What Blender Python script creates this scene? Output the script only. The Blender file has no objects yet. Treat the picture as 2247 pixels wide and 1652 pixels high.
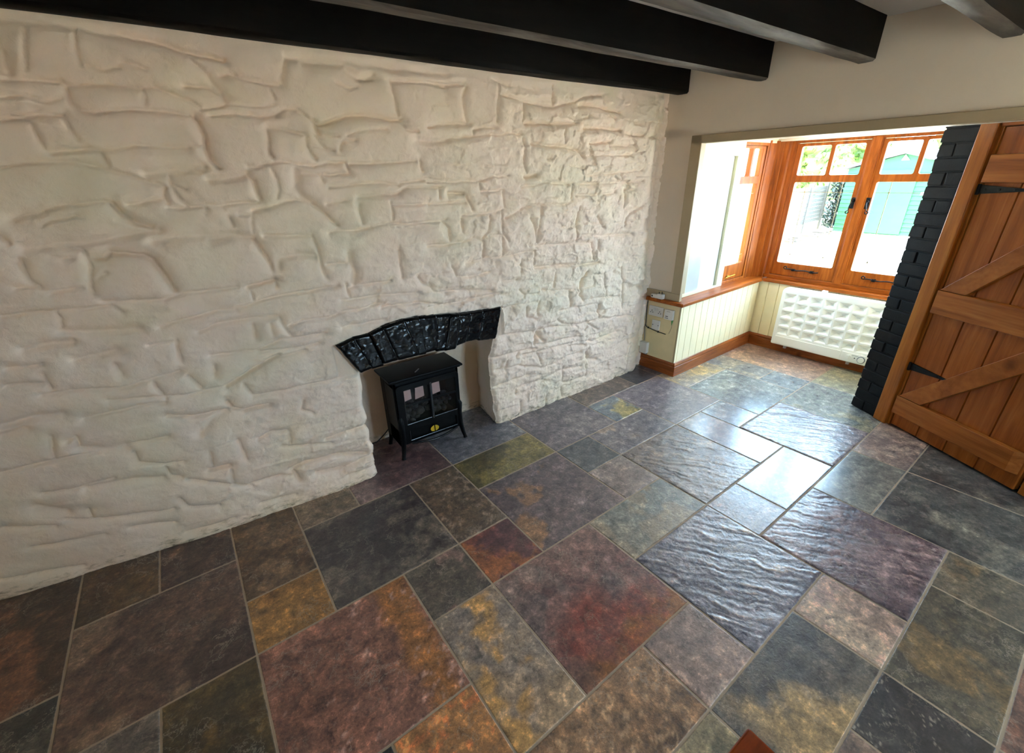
import bpy, bmesh, math, random
import numpy as np
from mathutils import Matrix, Vector, noise as mnoise

random.seed(7)
scene = bpy.context.scene
COL = scene.collection

# ---------------------------------------------------------------- camera
cam_data = bpy.data.cameras.new('camera')
cam_data.sensor_width = 36.0
cam_data.sensor_fit = 'HORIZONTAL'
cam_data.lens = 15.391
cam_data.clip_start = 0.02
cam_data.clip_end = 200
cam = bpy.data.objects.new('camera', cam_data)
COL.objects.link(cam)
cam.matrix_world = Matrix(((0.816009, 0.253912, -0.519286, 0.0),
                           (-0.577722, 0.328472, -0.747224, 0.0),
                           (-0.019158, 0.909744, 0.414727, 1.65),
                           (0, 0, 0, 1)))
scene.camera = cam

# ---------------------------------------------------------------- view, world, sun, window portals
scene.view_settings.view_transform = 'Standard'
scene.view_settings.look = 'None'
scene.view_settings.gamma = 1.0
scene.view_settings.use_curve_mapping = False
scene.view_settings.exposure = 1.28
scene.cycles.use_denoising = True
scene.cycles.max_bounces = 12
scene.cycles.diffuse_bounces = 7
scene.cycles.glossy_bounces = 4
scene.cycles.transparent_max_bounces = 16
scene.cycles.caustics_reflective = False
scene.cycles.caustics_refractive = False
scene.cycles.sample_clamp_indirect = 8.0

SKY = 13.0
world = bpy.data.worlds.new('sky')
scene.world = world
world.use_nodes = True
wt = world.node_tree
bg = wt.nodes['Background']
tc = wt.nodes.new('ShaderNodeTexCoord')
cn = wt.nodes.new('ShaderNodeTexNoise')
cn.inputs['Scale'].default_value = 2.2
cn.inputs['Detail'].default_value = 5
cr = wt.nodes.new('ShaderNodeValToRGB')
cr.color_ramp.elements[0].position = 0.52
cr.color_ramp.elements[0].color = (0.47, 0.73, 1.0, 1)
cr.color_ramp.elements[1].position = 0.85
cr.color_ramp.elements[1].color = (1.0, 0.99, 0.97, 1)
wt.links.new(tc.outputs['Generated'], cn.inputs['Vector'])
wt.links.new(cn.outputs['Fac'], cr.inputs['Fac'])
wt.links.new(cr.outputs['Color'], bg.inputs['Color'])
bg.inputs['Strength'].default_value = SKY

sun_data = bpy.data.lights.new('sun', 'SUN')
sun_data.energy = 20.0
sun_data.angle = math.radians(1.0)
sun_data.color = (1.0, 0.94, 0.84)
sun = bpy.data.objects.new('sun', sun_data)
COL.objects.link(sun)
sun.rotation_euler = Vector((0.10, 0.02, -1.0)).to_track_quat('-Z', 'Y').to_euler()


def portal(center, normal, w, h):
    d = bpy.data.lights.new('window_daylight', 'AREA')
    d.shape = 'RECTANGLE'
    d.size, d.size_y = w, h
    d.cycles.is_portal = True
    o = bpy.data.objects.new('window_daylight', d)
    COL.objects.link(o)
    z = -Vector(normal).normalized()
    y = Vector((0, 0, 1))
    x = y.cross(z).normalized()
    o.matrix_world = Matrix(((x.x, y.x, z.x, center[0]), (x.y, y.y, z.y, center[1]),
                             (x.z, y.z, z.z, center[2]), (0, 0, 0, 1)))


# ---------------------------------------------------------------- frames (local -> world)
def frame(origin, ex, ey):
    ex, ey = Vector(ex), Vector(ey)
    ez = Vector((0, 0, 1))
    return Matrix(((ex.x, ey.x, ez.x, origin[0]), (ex.y, ey.y, ez.y, origin[1]),
                   (ex.z, ey.z, ez.z, origin[2]), (0, 0, 0, 1)))


W = Matrix.Identity(4)
A = 0.0436
BAY = frame((3.198, 2.086, 0), (math.cos(A), math.sin(A), 0), (-math.sin(A), math.cos(A), 0))
DE = Vector((3.36 - 3.84, 0.01 - 0.945, 0)).normalized()
DOOR = frame((3.84, 0.945, 0), DE, (DE.y, -DE.x, 0))      # s along the leaf, n towards the room
DANG = math.atan2(DE.y, DE.x)


def bay_pt(x, y, z):
    return BAY @ Vector((x, y, z))


portal(bay_pt(1.52, -0.62, 1.30), -(BAY.to_3x3() @ Vector((1, 0, 0))), 1.26, 1.22)
portal(bay_pt(0.97, 0.21, 1.28), -(BAY.to_3x3() @ Vector((0, 1, 0))), 0.46, 1.22)
portal(bay_pt(1.05, -1.30, 1.28), BAY.to_3x3() @ Vector((0, 1, 0)), 0.76, 1.22)
portal((2.35, -2.66, 1.2), (0, 1, 0), 1.1, 1.2)
portal((-2.84, -1.28, 1.15), (1, 0, 0), 0.74, 1.2)


# ---------------------------------------------------------------- numpy noise
def vnoise(x, y, seed=0):
    x = np.asarray(x, float); y = np.asarray(y, float)
    ix = np.floor(x); iy = np.floor(y)
    fx = x - ix; fy = y - iy
    fx = fx * fx * fx * (fx * (fx * 6 - 15) + 10); fy = fy * fy * fy * (fy * (fy * 6 - 15) + 10)

    def h(a, b):
        v = np.sin(a * 127.1 + b * 311.7 + seed * 74.7) * 43758.5453
        return v - np.floor(v)
    return (h(ix, iy) * (1 - fx) + h(ix + 1, iy) * fx) * (1 - fy) + (h(ix, iy + 1) * (1 - fx) + h(ix + 1, iy + 1) * fx) * fy


def fbm(x, y, seed=0, octv=4, gain=0.5):
    s = 0; a = 1; t = 0
    for k in range(octv):
        s = s + a * vnoise(x * 2 ** k + 17.3 * k, y * 2 ** k - 9.1 * k, seed + k)
        t += a; a *= gain
    return s / t * 2 - 1


def smooth(a, b, x):
    t = np.clip((x - a) / (b - a), 0, 1)
    return t * t * (3 - 2 * t)


# ---------------------------------------------------------------- materials
def srgb(c, k=1.0):
    out = []
    for v in c:
        v = v / 255.0
        v = v / 12.92 if v <= 0.04045 else ((v + 0.055) / 1.055) ** 2.4
        out.append(min(1.0, v * k))
    return tuple(out)


class NT:
    def __init__(self, name):
        self.m = bpy.data.materials.new(name)
        self.m.use_nodes = True
        self.t = self.m.node_tree
        self.b = self.t.nodes['Principled BSDF']

    def n(self, kind, **kw):
        nd = self.t.nodes.new('ShaderNode' + kind)
        for k, v in kw.items():
            if hasattr(nd, k) and k not in nd.inputs:
                setattr(nd, k, v)
            else:
                nd.inputs[k].default_value = v
        return nd

    def l(self, a, b):
        self.t.links.new(a, b)

    def coords(self, scale=(1, 1, 1), rot=(0, 0, 0)):
        g = self.n('NewGeometry')
        mp = self.n('Mapping')
        mp.inputs['Scale'].default_value = scale
        mp.inputs['Rotation'].default_value = rot
        if any(rot):
            m0 = self.n('Mapping'); m0.inputs['Rotation'].default_value = rot
            mp.inputs['Rotation'].default_value = (0, 0, 0)
            self.l(g.outputs['Position'], m0.inputs['Vector'])
            self.l(m0.outputs['Vector'], mp.inputs['Vector'])
        else:
            self.l(g.outputs['Position'], mp.inputs['Vector'])
        return mp.outputs['Vector']

    def noise(self, vec, scale, detail=4, rough=0.55, dist=0.0):
        n = self.n('TexNoise', Scale=scale, Detail=detail, Roughness=rough, Distortion=dist)
        self.l(vec, n.inputs['Vector'])
        return n.outputs['Fac']

    def ramp(self, fac, stops):
        r = self.n('ValToRGB')
        e = r.color_ramp.elements
        while len(e) < len(stops):
            e.new(0.5)
        for el, (p, c) in zip(e, stops):
            el.position = p
            el.color = (*c, 1) if len(c) == 3 else c
        self.l(fac, r.inputs['Fac'])
        return r.outputs['Color']

    def bump(self, fac, strength, dist=0.002):
        b = self.n('Bump', Strength=strength, Distance=dist)
        self.l(fac, b.inputs['Height'])
        self.l(b.outputs['Normal'], self.b.inputs['Normal'])
        return b

    def set(self, **kw):
        for k, v in kw.items():
            k = {'Base': 'Base Color', 'Spec': 'Specular IOR Level', 'Coat': 'Coat Weight', 'CoatR': 'Coat Roughness'}.get(k, k)
            self.b.inputs[k].default_value = (*v, 1) if isinstance(v, tuple) and len(v) == 3 else v
        return self


def plain(name, c, rough=0.5, spec=0.5, metal=0.0, bump=0.0, bscale=60, coat=0.0, var=0.06):
    t = NT(name)
    t.set(Roughness=rough, Spec=spec, Metallic=metal, Coat=coat, CoatR=0.12)
    v = t.coords()
    f = t.noise(v, bscale * 0.2, 4)
    lo = tuple(x * (1 - var) for x in c); hi = tuple(min(1, x * (1 + var)) for x in c)
    t.l(t.ramp(f, [(0.3, lo), (0.7, hi)]), t.b.inputs['Base Color'])
    if bump:
        t.bump(t.noise(v, bscale, 5), bump)
    return t.m


def wood(name, light, mid, dark, scale, rot=(0, 0, 0), rough=0.35, coat=0.2, knots=0.0, bump=0.15):
    """scale: noise stretch per axis (small along the grain)."""
    t = NT(name)
    t.set(Roughness=rough, Coat=coat, CoatR=0.15)
    v = t.coords(scale, rot)
    f = t.noise(v, 1.0, 6, 0.6, 0.6)
    col = t.ramp(f, [(0.28, dark), (0.5, mid), (0.72, light)])
    v2 = t.coords(tuple(s * 5 for s in scale), rot)
    f2 = t.noise(v2, 1.0, 3, 0.6)
    mx = t.n('MixRGB', blend_type='MULTIPLY'); mx.inputs['Fac'].default_value = 0.25
    t.set(Spec=0.18)
    t.l(col, mx.inputs['Color1'])
    t.l(t.ramp(f2, [(0.35, (0.55, 0.5, 0.45)), (0.6, (1, 1, 1))]), mx.inputs['Color2'])
    out = mx.outputs['Color']
    if knots:
        kv = t.coords((1, 1, 0.75), rot)
        vo = t.n('TexVoronoi', feature='F1', Scale=knots, Randomness=1.0)
        t.l(kv, vo.inputs['Vector'])
        k = t.ramp(vo.outputs['Distance'], [(0.022, (0.14, 0.08, 0.05)), (0.055, (0.50, 0.40, 0.33)), (0.11, (1, 1, 1))])
        m2 = t.n('MixRGB', blend_type='MULTIPLY'); m2.inputs['Fac'].default_value = 1.0
        t.l(out, m2.inputs['Color1']); t.l(k, m2.inputs['Color2'])
        out = m2.outputs['Color']
    t.l(out, t.b.inputs['Base Color'])
    t.bump(f2, bump, 0.001)
    return t.m


def stone_paint():
    t = NT('lime_painted_stone')
    t.set(Roughness=0.62, Spec=0.35)
    v = t.coords()
    big = t.noise(v, 1.7, 4)
    col = t.ramp(big, [(0.3, srgb((236, 219, 190))), (0.45, srgb((240, 217, 199))), (0.58, srgb((238, 219, 196))), (0.72, srgb((231, 219, 193)))])
    # worn dirty patches close to the floor
    g = t.n('NewGeometry'); sp = t.n('SeparateXYZ')
    t.l(g.outputs['Position'], sp.inputs['Vector'])
    mr = t.n('MapRange'); mr.inputs['From Min'].default_value = 0.0; mr.inputs['From Max'].default_value = 0.16
    mr.inputs['To Min'].default_value = 0.36; mr.inputs['To Max'].default_value = 0.0
    t.l(sp.outputs['Z'], mr.inputs['Value'])
    dn = t.noise(t.coords((1, 1, 3.0)), 16, 6, 0.7)
    ad = t.n('Math', operation='ADD'); t.l(dn, ad.inputs[0]); t.l(mr.outputs['Result'], ad.inputs[1])
    dirt = t.ramp(ad.outputs[0], [(0.78, (1, 1, 1)), (0.90, (0.72, 0.70, 0.64)), (1.0, (0.22, 0.21, 0.18))])
    mx = t.n('MixRGB', blend_type='MULTIPLY'); mx.inputs['Fac'].default_value = 1.0
    t.l(col, mx.inputs['Color1']); t.l(dirt, mx.inputs['Color2'])
    t.l(mx.outputs['Color'], t.b.inputs['Base Color'])
    f1 = t.noise(v, 34, 8, 0.66, 0.4)
    t.bump(f1, 0.5, 0.008)
    return t.m


def slate():
    t = NT('riven_slate')
    a = t.n('Attribute', attribute_name='slate_colour')
    r = t.n('Attribute', attribute_name='slate_finish')   # x roughness, y bump
    sp = t.n('SeparateXYZ'); t.l(r.outputs['Vector'], sp.inputs['Vector'])
    v = t.coords()
    fine = t.noise(v, 85, 8, 0.75, 0.15)
    patch = t.noise(v, 17, 10, 0.76, 0.25)
    flake = t.noise(v, 8.5, 8, 0.66, 0.35)
    mask = t.noise(v, 5.0, 3, 0.5)
    col = a.outputs['Color']

    def mul(col, fac, amt):
        mx = t.n('MixRGB', blend_type='MULTIPLY'); mx.inputs['Fac'].default_value = amt
        t.l(col, mx.inputs['Color1']); t.l(fac, mx.inputs['Color2'])
        return mx.outputs['Color']
    col = mul(col, t.ramp(fine, [(0.32, (0.35, 0.34, 0.34)), (0.46, (0.92, 0.92, 0.92)), (0.58, (1.08, 1.08, 1.08)), (0.68, (2.4, 2.25, 2.1))]), 0.85)
    col = mul(col, t.ramp(patch, [(0.34, (0.25, 0.25, 0.28)), (0.45, (0.74, 0.74, 0.78)), (0.54, (1.12, 1.09, 1.05)), (0.64, (2.2, 2.05, 1.92))]), 0.9)
    # thin pale edges where layers of the slate have flaked away
    line = t.ramp(flake, [(0.478, (0, 0, 0)), (0.487, (1, 1, 1)), (0.493, (1, 1, 1)), (0.502, (0, 0, 0))])
    lm = t.n('Math', operation='MULTIPLY'); t.l(line, lm.inputs[0])
    t.l(t.ramp(mask, [(0.43, (0, 0, 0)), (0.62, (0.5, 0.5, 0.5))]), lm.inputs[1])
    mx = t.n('MixRGB', blend_type='MIX'); t.l(lm.outputs[0], mx.inputs['Fac'])
    t.l(col, mx.inputs['Color1']); mx.inputs['Color2'].default_value = (*srgb((176, 164, 150)), 1)
    t.l(mx.outputs['Color'], t.b.inputs['Base Color'])
    t.l(sp.outputs['X'], t.b.inputs['Roughness'])
    t.set(Spec=0.8, Coat=0.32, CoatR=0.24)
    r2 = t.n('ValToRGB'); r2.color_ramp.interpolation = 'LINEAR'
    e = r2.color_ramp.elements
    stops = [(0.30, 0.0), (0.36, .12), (0.38, .28), (0.45, .34), (0.465, .52), (0.54, .58), (0.555, .76), (0.64, .82), (0.655, 1.0)]
    while len(e) < len(stops):
        e.new(0.5)
    for el, (ps, val) in zip(e, stops):
        el.position = ps; el.color = (val, val, val, 1)
    t.l(flake, r2.inputs['Fac'])
    h = t.n('Math', operation='MULTIPLY_ADD'); t.l(r2.outputs['Color'], h.inputs[0]); h.inputs[1].default_value = 0.7
    t.l(t.noise(v, 45, 7, 0.62, 0.5), h.inputs[2])
    b = t.n('Bump', Distance=0.003)
    t.l(sp.outputs['Y'], b.inputs['Strength'])
    t.l(h.outputs[0], b.inputs['Height'])
    t.l(b.outputs['Normal'], t.b.inputs['Normal'])
    return t.m


def glass(name, tint=(1, 1, 1), gloss=1.0):
    t = NT(name)
    t.t.nodes.remove(t.b)
    out = [n for n in t.t.nodes if n.type == 'OUTPUT_MATERIAL'][0]
    tr = t.n('BsdfTransparent', Color=(*tint, 1))
    gl = t.n('BsdfGlossy', Roughness=0.02)
    g = t.n('NewGeometry')                      # Schlick reflectance, the same on both faces of the pane
    dt = t.n('VectorMath', operation='DOT_PRODUCT')
    t.l(g.outputs['Normal'], dt.inputs[0]); t.l(g.outputs['Incoming'], dt.inputs[1])
    ab = t.n('Math', operation='ABSOLUTE'); t.l(dt.outputs['Value'], ab.inputs[0])
    om = t.n('Math', operation='SUBTRACT'); om.inputs[0].default_value = 1.0; t.l(ab.outputs[0], om.inputs[1])
    pw = t.n('Math', operation='POWER'); t.l(om.outputs[0], pw.inputs[0]); pw.inputs[1].default_value = 5.0
    ml = t.n('Math', operation='MULTIPLY_ADD'); t.l(pw.outputs[0], ml.inputs[0])
    ml.inputs[1].default_value = 0.96 * gloss; ml.inputs[2].default_value = 0.04 * gloss
    mx = t.n('MixShader')
    t.l(ml.outputs[0], mx.inputs['Fac']); t.l(tr.outputs[0], mx.inputs[1]); t.l(gl.outputs[0], mx.inputs[2])
    t.l(mx.outputs[0], out.inputs['Surface'])
    return t.m


M = {}
M['stone'] = stone_paint()
M['slate'] = slate()
M['grout'] = plain('grout', srgb((172, 155, 136)), 0.8, 0.3, bump=0.3, bscale=120)
M['plaster'] = plain('warm_white_plaster', srgb((226, 210, 192)), 0.8, 0.3, bump=0.12, bscale=35, var=0.02)
M['warm_wall'] = plain('warm_buff_plaster', srgb((232, 204, 160)), 0.85, 0.3, bump=0.1, bscale=30, var=0.02)  # tint of the unseen walls chosen to warm the bounced light
M['ceiling'] = plain('white_ceiling_paint', srgb((225, 220, 212)), 0.85, 0.3, bump=0.15, bscale=30, var=0.02)
M['taupe'] = plain('taupe_gloss_paint', srgb((172, 153, 122)), 0.45, 0.5, var=0.02)
M['cream'] = plain('cream_gloss_paint', srgb((238, 226, 190)), 0.35, 0.5, var=0.03)
M['cream_end'] = plain('cream_satin_paint', srgb((226, 206, 160)), 0.45, 0.4, var=0.03)
M['panel'] = plain('pale_cream_paint', srgb((206, 204, 174)), 0.3, 0.5, var=0.02)
M['panel_white'] = plain('cool_white_paint', srgb((206, 212, 214)), 0.3, 0.5, var=0.02)
M['white'] = plain('white_gloss_paint', srgb((240, 238, 230)), 0.3, 0.5, var=0.02)
OL, OM, OD = srgb((180, 102, 34)), srgb((154, 80, 23)), srgb((118, 57, 15))
M['oak_z'] = wood('varnished_wood_upright', OL, OM, OD, (30, 30, 3), rough=0.42, coat=0.04)
M['oak_y'] = wood('varnished_wood_rail', OL, OM, OD, (30, 3, 30), rough=0.42, coat=0.04)
M['oak_x'] = wood('varnished_wood_side_rail', OL, OM, OD, (3, 30, 30), rough=0.42, coat=0.04)
SL, SM_, SD = srgb((168, 98, 46)), srgb((143, 77, 34)), srgb((107, 53, 22))
M['skirt_x'] = wood('stained_pine_skirting', SL, SM_, SD, (3, 28, 28), rough=0.32, coat=0.3, knots=3.2)
M['skirt_y'] = wood('stained_pine_skirting_return', SL, SM_, SD, (28, 3, 28), rough=0.32, coat=0.3, knots=3.2)
PL, PM, PD = srgb((178, 106, 42)), srgb((158, 86, 28)), srgb((128, 63, 17))
rz = (0, 0, -DANG)
M['pine_plank'] = wood('waxed_pine_plank', PL, PM, PD, (22, 22, 1.6), rz, rough=0.38, coat=0.25, knots=3.0)
M['pine_ledge'] = wood('waxed_pine_ledge', srgb((182, 114, 54)), srgb((164, 95, 39)), srgb((132, 70, 25)), (1.8, 24, 24), rz, rough=0.4, coat=0.2, knots=2.4)
M['pine_brace'] = wood('waxed_pine_brace', srgb((182, 114, 54)), srgb((164, 95, 39)), srgb((132, 70, 25)), (8, 24, 8), rz, rough=0.4, coat=0.2, knots=2.4)
M['pine_post'] = wood('waxed_pine_post', srgb((182, 116, 46)), srgb((164, 96, 33)), srgb((130, 70, 22)), (24, 24, 1.8), rz, rough=0.35, coat=0.3, knots=2.2)
M['beam'] = wood('black_stained_beam', (0.010, 0.007, 0.0055), (0.0055, 0.0042, 0.0036), (0.003, 0.0025, 0.0022), (2, 26, 26), rough=0.6, coat=0.0, bump=0.3)
M['beam'].node_tree.nodes['Principled BSDF'].inputs['Specular IOR Level'].default_value = 0.08
M['beam_underside_lit'] = wood('beam_reflected_light', (0.19, 0.165, 0.14), (0.085, 0.070, 0.058), (0.024, 0.019, 0.016), (2.2, 12, 12), rough=0.55, coat=0.0, bump=0.4)  # pale undersides: light reflected up from the floor, put into the colour
M['brick'] = plain('black_painted_brick', (0.0050, 0.0048, 0.0062), 0.55, 0.15, bump=0.5, bscale=90, var=0.25)
M['lintel'] = plain('black_gloss_painted_stone', (0.0020, 0.0020, 0.0024), 0.15, 0.3, bump=0.35, bscale=75, var=0.2)
M['iron'] = plain('black_iron', (0.006, 0.0055, 0.0055), 0.45, 0.25, bump=0.25, bscale=150)
M['stove'] = plain('black_enamel', (0.0022, 0.0022, 0.0025), 0.34, 0.14, bump=0.08, bscale=160)
M['stove_rim'] = plain('worn_black_enamel', (0.014, 0.014, 0.016), 0.25, 0.5)
M['reflection_plate'] = plain('mauve_reflection', srgb((226, 196, 190)), 0.5, 0.5)
M['coal'] = plain('imitation_coal', (0.02, 0.018, 0.017), 0.6, 0.4, bump=0.5, bscale=60, var=0.5)
M['brass'] = plain('yellow_brass', srgb((214, 176, 40)), 0.3, 0.6, metal=0.35)
M['rad'] = plain('white_enamel', srgb((250, 252, 248)), 0.3, 0.5, var=0.01)
M['rad_grey'] = plain('grey_plastic', srgb((120, 124, 136)), 0.4)
M['socket'] = plain('white_plastic', srgb((222, 216, 208)), 0.35, var=0.01)
M['dark'] = plain('black_plastic', (0.012, 0.012, 0.013), 0.45)
M['grey'] = plain('grey_plastic_cable', srgb((120, 112, 104)), 0.5)
M['green'] = plain('green_plastic_tag', srgb((70, 150, 70)), 0.5)
M['lead'] = plain('lead_came', srgb((150, 132, 96)), 0.4, 0.5, metal=0.5)
M['steel'] = plain('brushed_steel', (0.45, 0.45, 0.45), 0.3, metal=0.9)
M['glass'] = glass('window_glass', (0.97, 0.98, 0.97))
M['stove_glass'] = glass('stove_glass', (0.88, 0.86, 0.86), 0.5)
M['table'] = wood('polished_mahogany', srgb((172, 78, 22)), srgb((150, 60, 14)), srgb((112, 42, 10)), (6, 30, 30), rough=0.25, coat=0.5)
# outside
M['paving'] = plain('pale_paving', srgb((222, 210, 190)), 0.85, 0.3, bump=0.2, bscale=20, var=0.08)
M['shed'] = plain('mint_green_cladding', (0.014, 0.088, 0.029), 0.6, var=0.05)
M['shed_door'] = plain('mint_green_door', (0.016, 0.108, 0.035), 0.55, var=0.03)
M['shed_roof'] = plain('pale_felt_roof', (0.10, 0.105, 0.115), 0.8)
M['render'] = plain('cream_render', srgb((150, 138, 100)), 0.85, bump=0.2)
M['fence'] = plain('pale_fence_panel', (0.055, 0.053, 0.049), 0.8, var=0.1)
M['leaf'] = plain('green_leaves', (0.095, 0.165, 0.026), 0.55, var=0.4, bscale=12)
M['leaf_dark'] = plain('dark_ivy_leaves', (0.008, 0.022, 0.014), 0.5, var=0.4, bscale=20)
M['bark'] = plain('brown_bark', srgb((92, 72, 54)), 0.85, bump=0.5, bscale=30)
M['soil'] = plain('dry_soil', (0.075, 0.063, 0.05), 0.9, bump=0.4, bscale=25)

# ---------------------------------------------------------------- mesh helpers
class MB:
    """collects simple solids and links them as ONE mesh object"""
    def __init__(self):
        self.v = []; self.f = []

    def add(self, verts, faces):
        o = len(self.v)
        self.v += [tuple(p) for p in verts]
        self.f += [tuple(i + o for i in f) for f in faces]
        return self

    def hexa(self, p):
        return self.add(p, [(0, 3, 2, 1), (4, 5, 6, 7), (0, 1, 5, 4), (1, 2, 6, 5), (2, 3, 7, 6), (3, 0, 4, 7)])

    def box(self, x0, x1, y0, y1, z0, z1):
        return self.hexa([(x0, y0, z0), (x1, y0, z0), (x1, y1, z0), (x0, y1, z0),
                          (x0, y0, z1), (x1, y0, z1), (x1, y1, z1), (x0, y1, z1)])

    def prism(self, poly, a, b, axis='z'):
        """extrude a 2-D polygon: axis z -> (x,y), x -> (y,z), y -> (x,z)"""
        n = len(poly)
        put = {'z': lambda p, t: (p[0], p[1], t), 'x': lambda p, t: (t, p[0], p[1]), 'y': lambda p, t: (p[0], t, p[1])}[axis]
        vs = [put(p, a) for p in poly] + [put(p, b) for p in poly]
        fs = [tuple(range(n)), tuple(range(2 * n - 1, n - 1, -1))]
        fs += [(i, (i + 1) % n, n + (i + 1) % n, n + i) for i in range(n)]
        return self.add(vs, fs)

    def tube(self, pts, rad, seg=10, caps=True):
        pts = [Vector(p) for p in pts]
        n = len(pts)
        rads = rad if isinstance(rad, (list, tuple)) else [rad] * n
        vs = []; prev = None
        for i, p in enumerate(pts):
            d = (pts[min(i + 1, n - 1)] - pts[max(i - 1, 0)]).normalized()
            if prev is None:
                u = d.orthogonal().normalized()
            else:
                u = (prev - d * prev.dot(d))
                u = u.normalized() if u.length > 1e-6 else d.orthogonal().normalized()
            prev = u
            w = d.cross(u)
            for k in range(seg):
                a = 2 * math.pi * k / seg
                vs.append(p + (u * math.cos(a) + w * math.sin(a)) * rads[i])
        fs = []
        for i in range(n - 1):
            for k in range(seg):
                k2 = (k + 1) % seg
                fs.append((i * seg + k, i * seg + k2, (i + 1) * seg + k2, (i + 1) * seg + k))
        if caps:
            fs.append(tuple(range(seg - 1, -1, -1)))
            fs.append(tuple((n - 1) * seg + k for k in range(seg)))
        return self.add(vs, fs)

    def disc(self, c, axis, r, h, seg=28, ry=None):
        """short cylinder (or elliptic one) standing on c along axis ('x','y','z', signed height h)"""
        ry = ry or r
        vs = []
        for t in (0, h):
            for k in range(seg):
                a = 2 * math.pi * k / seg
                p, q = r * math.cos(a), ry * math.sin(a)
                vs.append({'x': (c[0] + t, c[1] + p, c[2] + q), 'y': (c[0] + p, c[1] + t, c[2] + q), 'z': (c[0] + p, c[1] + q, c[2] + t)}[axis])
        fs = [tuple(range(seg)), tuple(range(2 * seg - 1, seg - 1, -1))]
        fs += [(k, (k + 1) % seg, seg + (k + 1) % seg, seg + k) for k in range(seg)]
        return self.add(vs, fs)

    def build(self, name, mat, parent=None, fr=W, bevel=0.0, smooth_angle=None, segs=2):
        me = bpy.data.meshes.new(name)
        off = Vector(parent_world(parent)) if parent else Vector((0, 0, 0))
        me.from_pydata([tuple((fr @ Vector(p)) - off) for p in self.v], [], self.f)
        bm = bmesh.new(); bm.from_mesh(me)
        bmesh.ops.recalc_face_normals(bm, faces=bm.faces)
        bm.to_mesh(me); bm.free()
        o = bpy.data.objects.new(name, me)
        COL.objects.link(o)
        me.materials.append(mat)
        if parent:
            o.parent = parent
        if bevel:
            md = o.modifiers.new('bevel', 'BEVEL'); md.width = bevel; md.segments = segs; md.limit_method = 'ANGLE'; md.angle_limit = math.radians(35)
        if smooth_angle is not None:
            for p in me.polygons:
                p.use_smooth = True
            bm = bmesh.new(); bm.from_mesh(me)
            for e in bm.edges:
                if len(e.link_faces) == 2 and e.calc_face_angle(0) > math.radians(smooth_angle):
                    e.smooth = False
            bm.to_mesh(me); bm.free()
        return o


def parent_world(o):
    v = Vector(o.location)
    while o.parent:
        o = o.parent
        v += Vector(o.location)
    return v


def thing(name, label, cat, loc=(0, 0, 0), group=None):
    o = bpy.data.objects.new(name, None)
    COL.objects.link(o)
    o.empty_display_size = 0.1
    o.location = loc
    o['label'] = label; o['category'] = cat
    if group:
        o['group'] = group
    return o


def tag(o, label, cat, group=None, kind=None):
    o['label'] = label; o['category'] = cat
    if group:
        o['group'] = group
    if kind:
        o['kind'] = kind
    return o


def struct(o, label=None):
    o['kind'] = 'structure'
    if label:
        o['label'] = label
    return o


def setting(name, loc=(0, 0, 0), label=None):
    o = bpy.data.objects.new(name, None)
    COL.objects.link(o); o.location = loc
    return struct(o, label)


def grid_object(name, P, mat, keep=None, smooth_faces=True, parent=None, flip=False):
    """P: (n, m, 3) numpy grid; keep: (n-1, m-1) bool mask of the faces that stay"""
    n, m, _ = P.shape
    idx = np.arange(n * m).reshape(n, m)
    q = np.stack([idx[:-1, :-1], idx[1:, :-1], idx[1:, 1:], idx[:-1, 1:]], -1)
    q = q[keep] if keep is not None else q.reshape(-1, 4)
    if flip:
        q = q[:, ::-1]
    me = bpy.data.meshes.new(name)
    me.vertices.add(n * m)
    co = P.reshape(-1, 3)
    if parent:
        co = co - np.array(parent_world(parent))
    me.vertices.foreach_set('co', co.astype(np.float32).ravel())
    me.loops.add(len(q) * 4)
    me.loops.foreach_set('vertex_index', q.astype(np.int32).ravel())
    me.polygons.add(len(q))
    me.polygons.foreach_set('loop_start', np.arange(0, len(q) * 4, 4, dtype=np.int32))
    if smooth_faces:
        me.polygons.foreach_set('use_smooth', np.ones(len(q), dtype=bool))
    me.update(calc_edges=True)
    me.validate()
    o = bpy.data.objects.new(name, me)
    COL.objects.link(o)
    me.materials.append(mat)
    if parent:
        o.parent = parent
    return o


def rounded(x0, x1, z0, z1, r, k=4):
    out = []
    for cx, cz, a0 in ((x1 - r, z1 - r, 0), (x0 + r, z1 - r, 90), (x0 + r, z0 + r, 180), (x1 - r, z0 + r, 270)):
        for i in range(k + 1):
            a = math.radians(a0 + 90 * i / k)
            out.append((cx + r * math.cos(a), cz + r * math.sin(a)))
    return out


def plate(mb, outer, holes, t0, t1, axis):
    """flat plate with holes between t0 and t1; 2-D loops as in prism()"""
    put = {'x': lambda p, t: (t, p[0], p[1]), 'y': lambda p, t: (p[0], t, p[1]), 'z': lambda p, t: (p[0], p[1], t)}[axis]
    bm = bmesh.new()
    edges = []
    for loop in [outer] + holes:
        vs = [bm.verts.new((p[0], p[1], 0)) for p in loop]
        edges += [bm.edges.new((vs[i], vs[(i + 1) % len(vs)])) for i in range(len(vs))]
    bmesh.ops.triangle_fill(bm, use_beauty=True, use_dissolve=False, edges=edges)
    bm.verts.index_update()
    flat = [(v.co.x, v.co.y) for v in bm.verts]
    tris = [tuple(v.index for v in f.verts) for f in bm.faces]
    n = len(flat)
    vs = [put(p, t0) for p in flat] + [put(p, t1) for p in flat]
    fs = tris + [tuple(i + n for i in reversed(t)) for t in tris]
    for e in bm.edges:
        if len(e.link_faces) == 1:
            a, b = e.verts[0].index, e.verts[1].index
            fs.append((a, b, b + n, a + n))
    bm.free()
    return mb.add(vs, fs)


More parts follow.
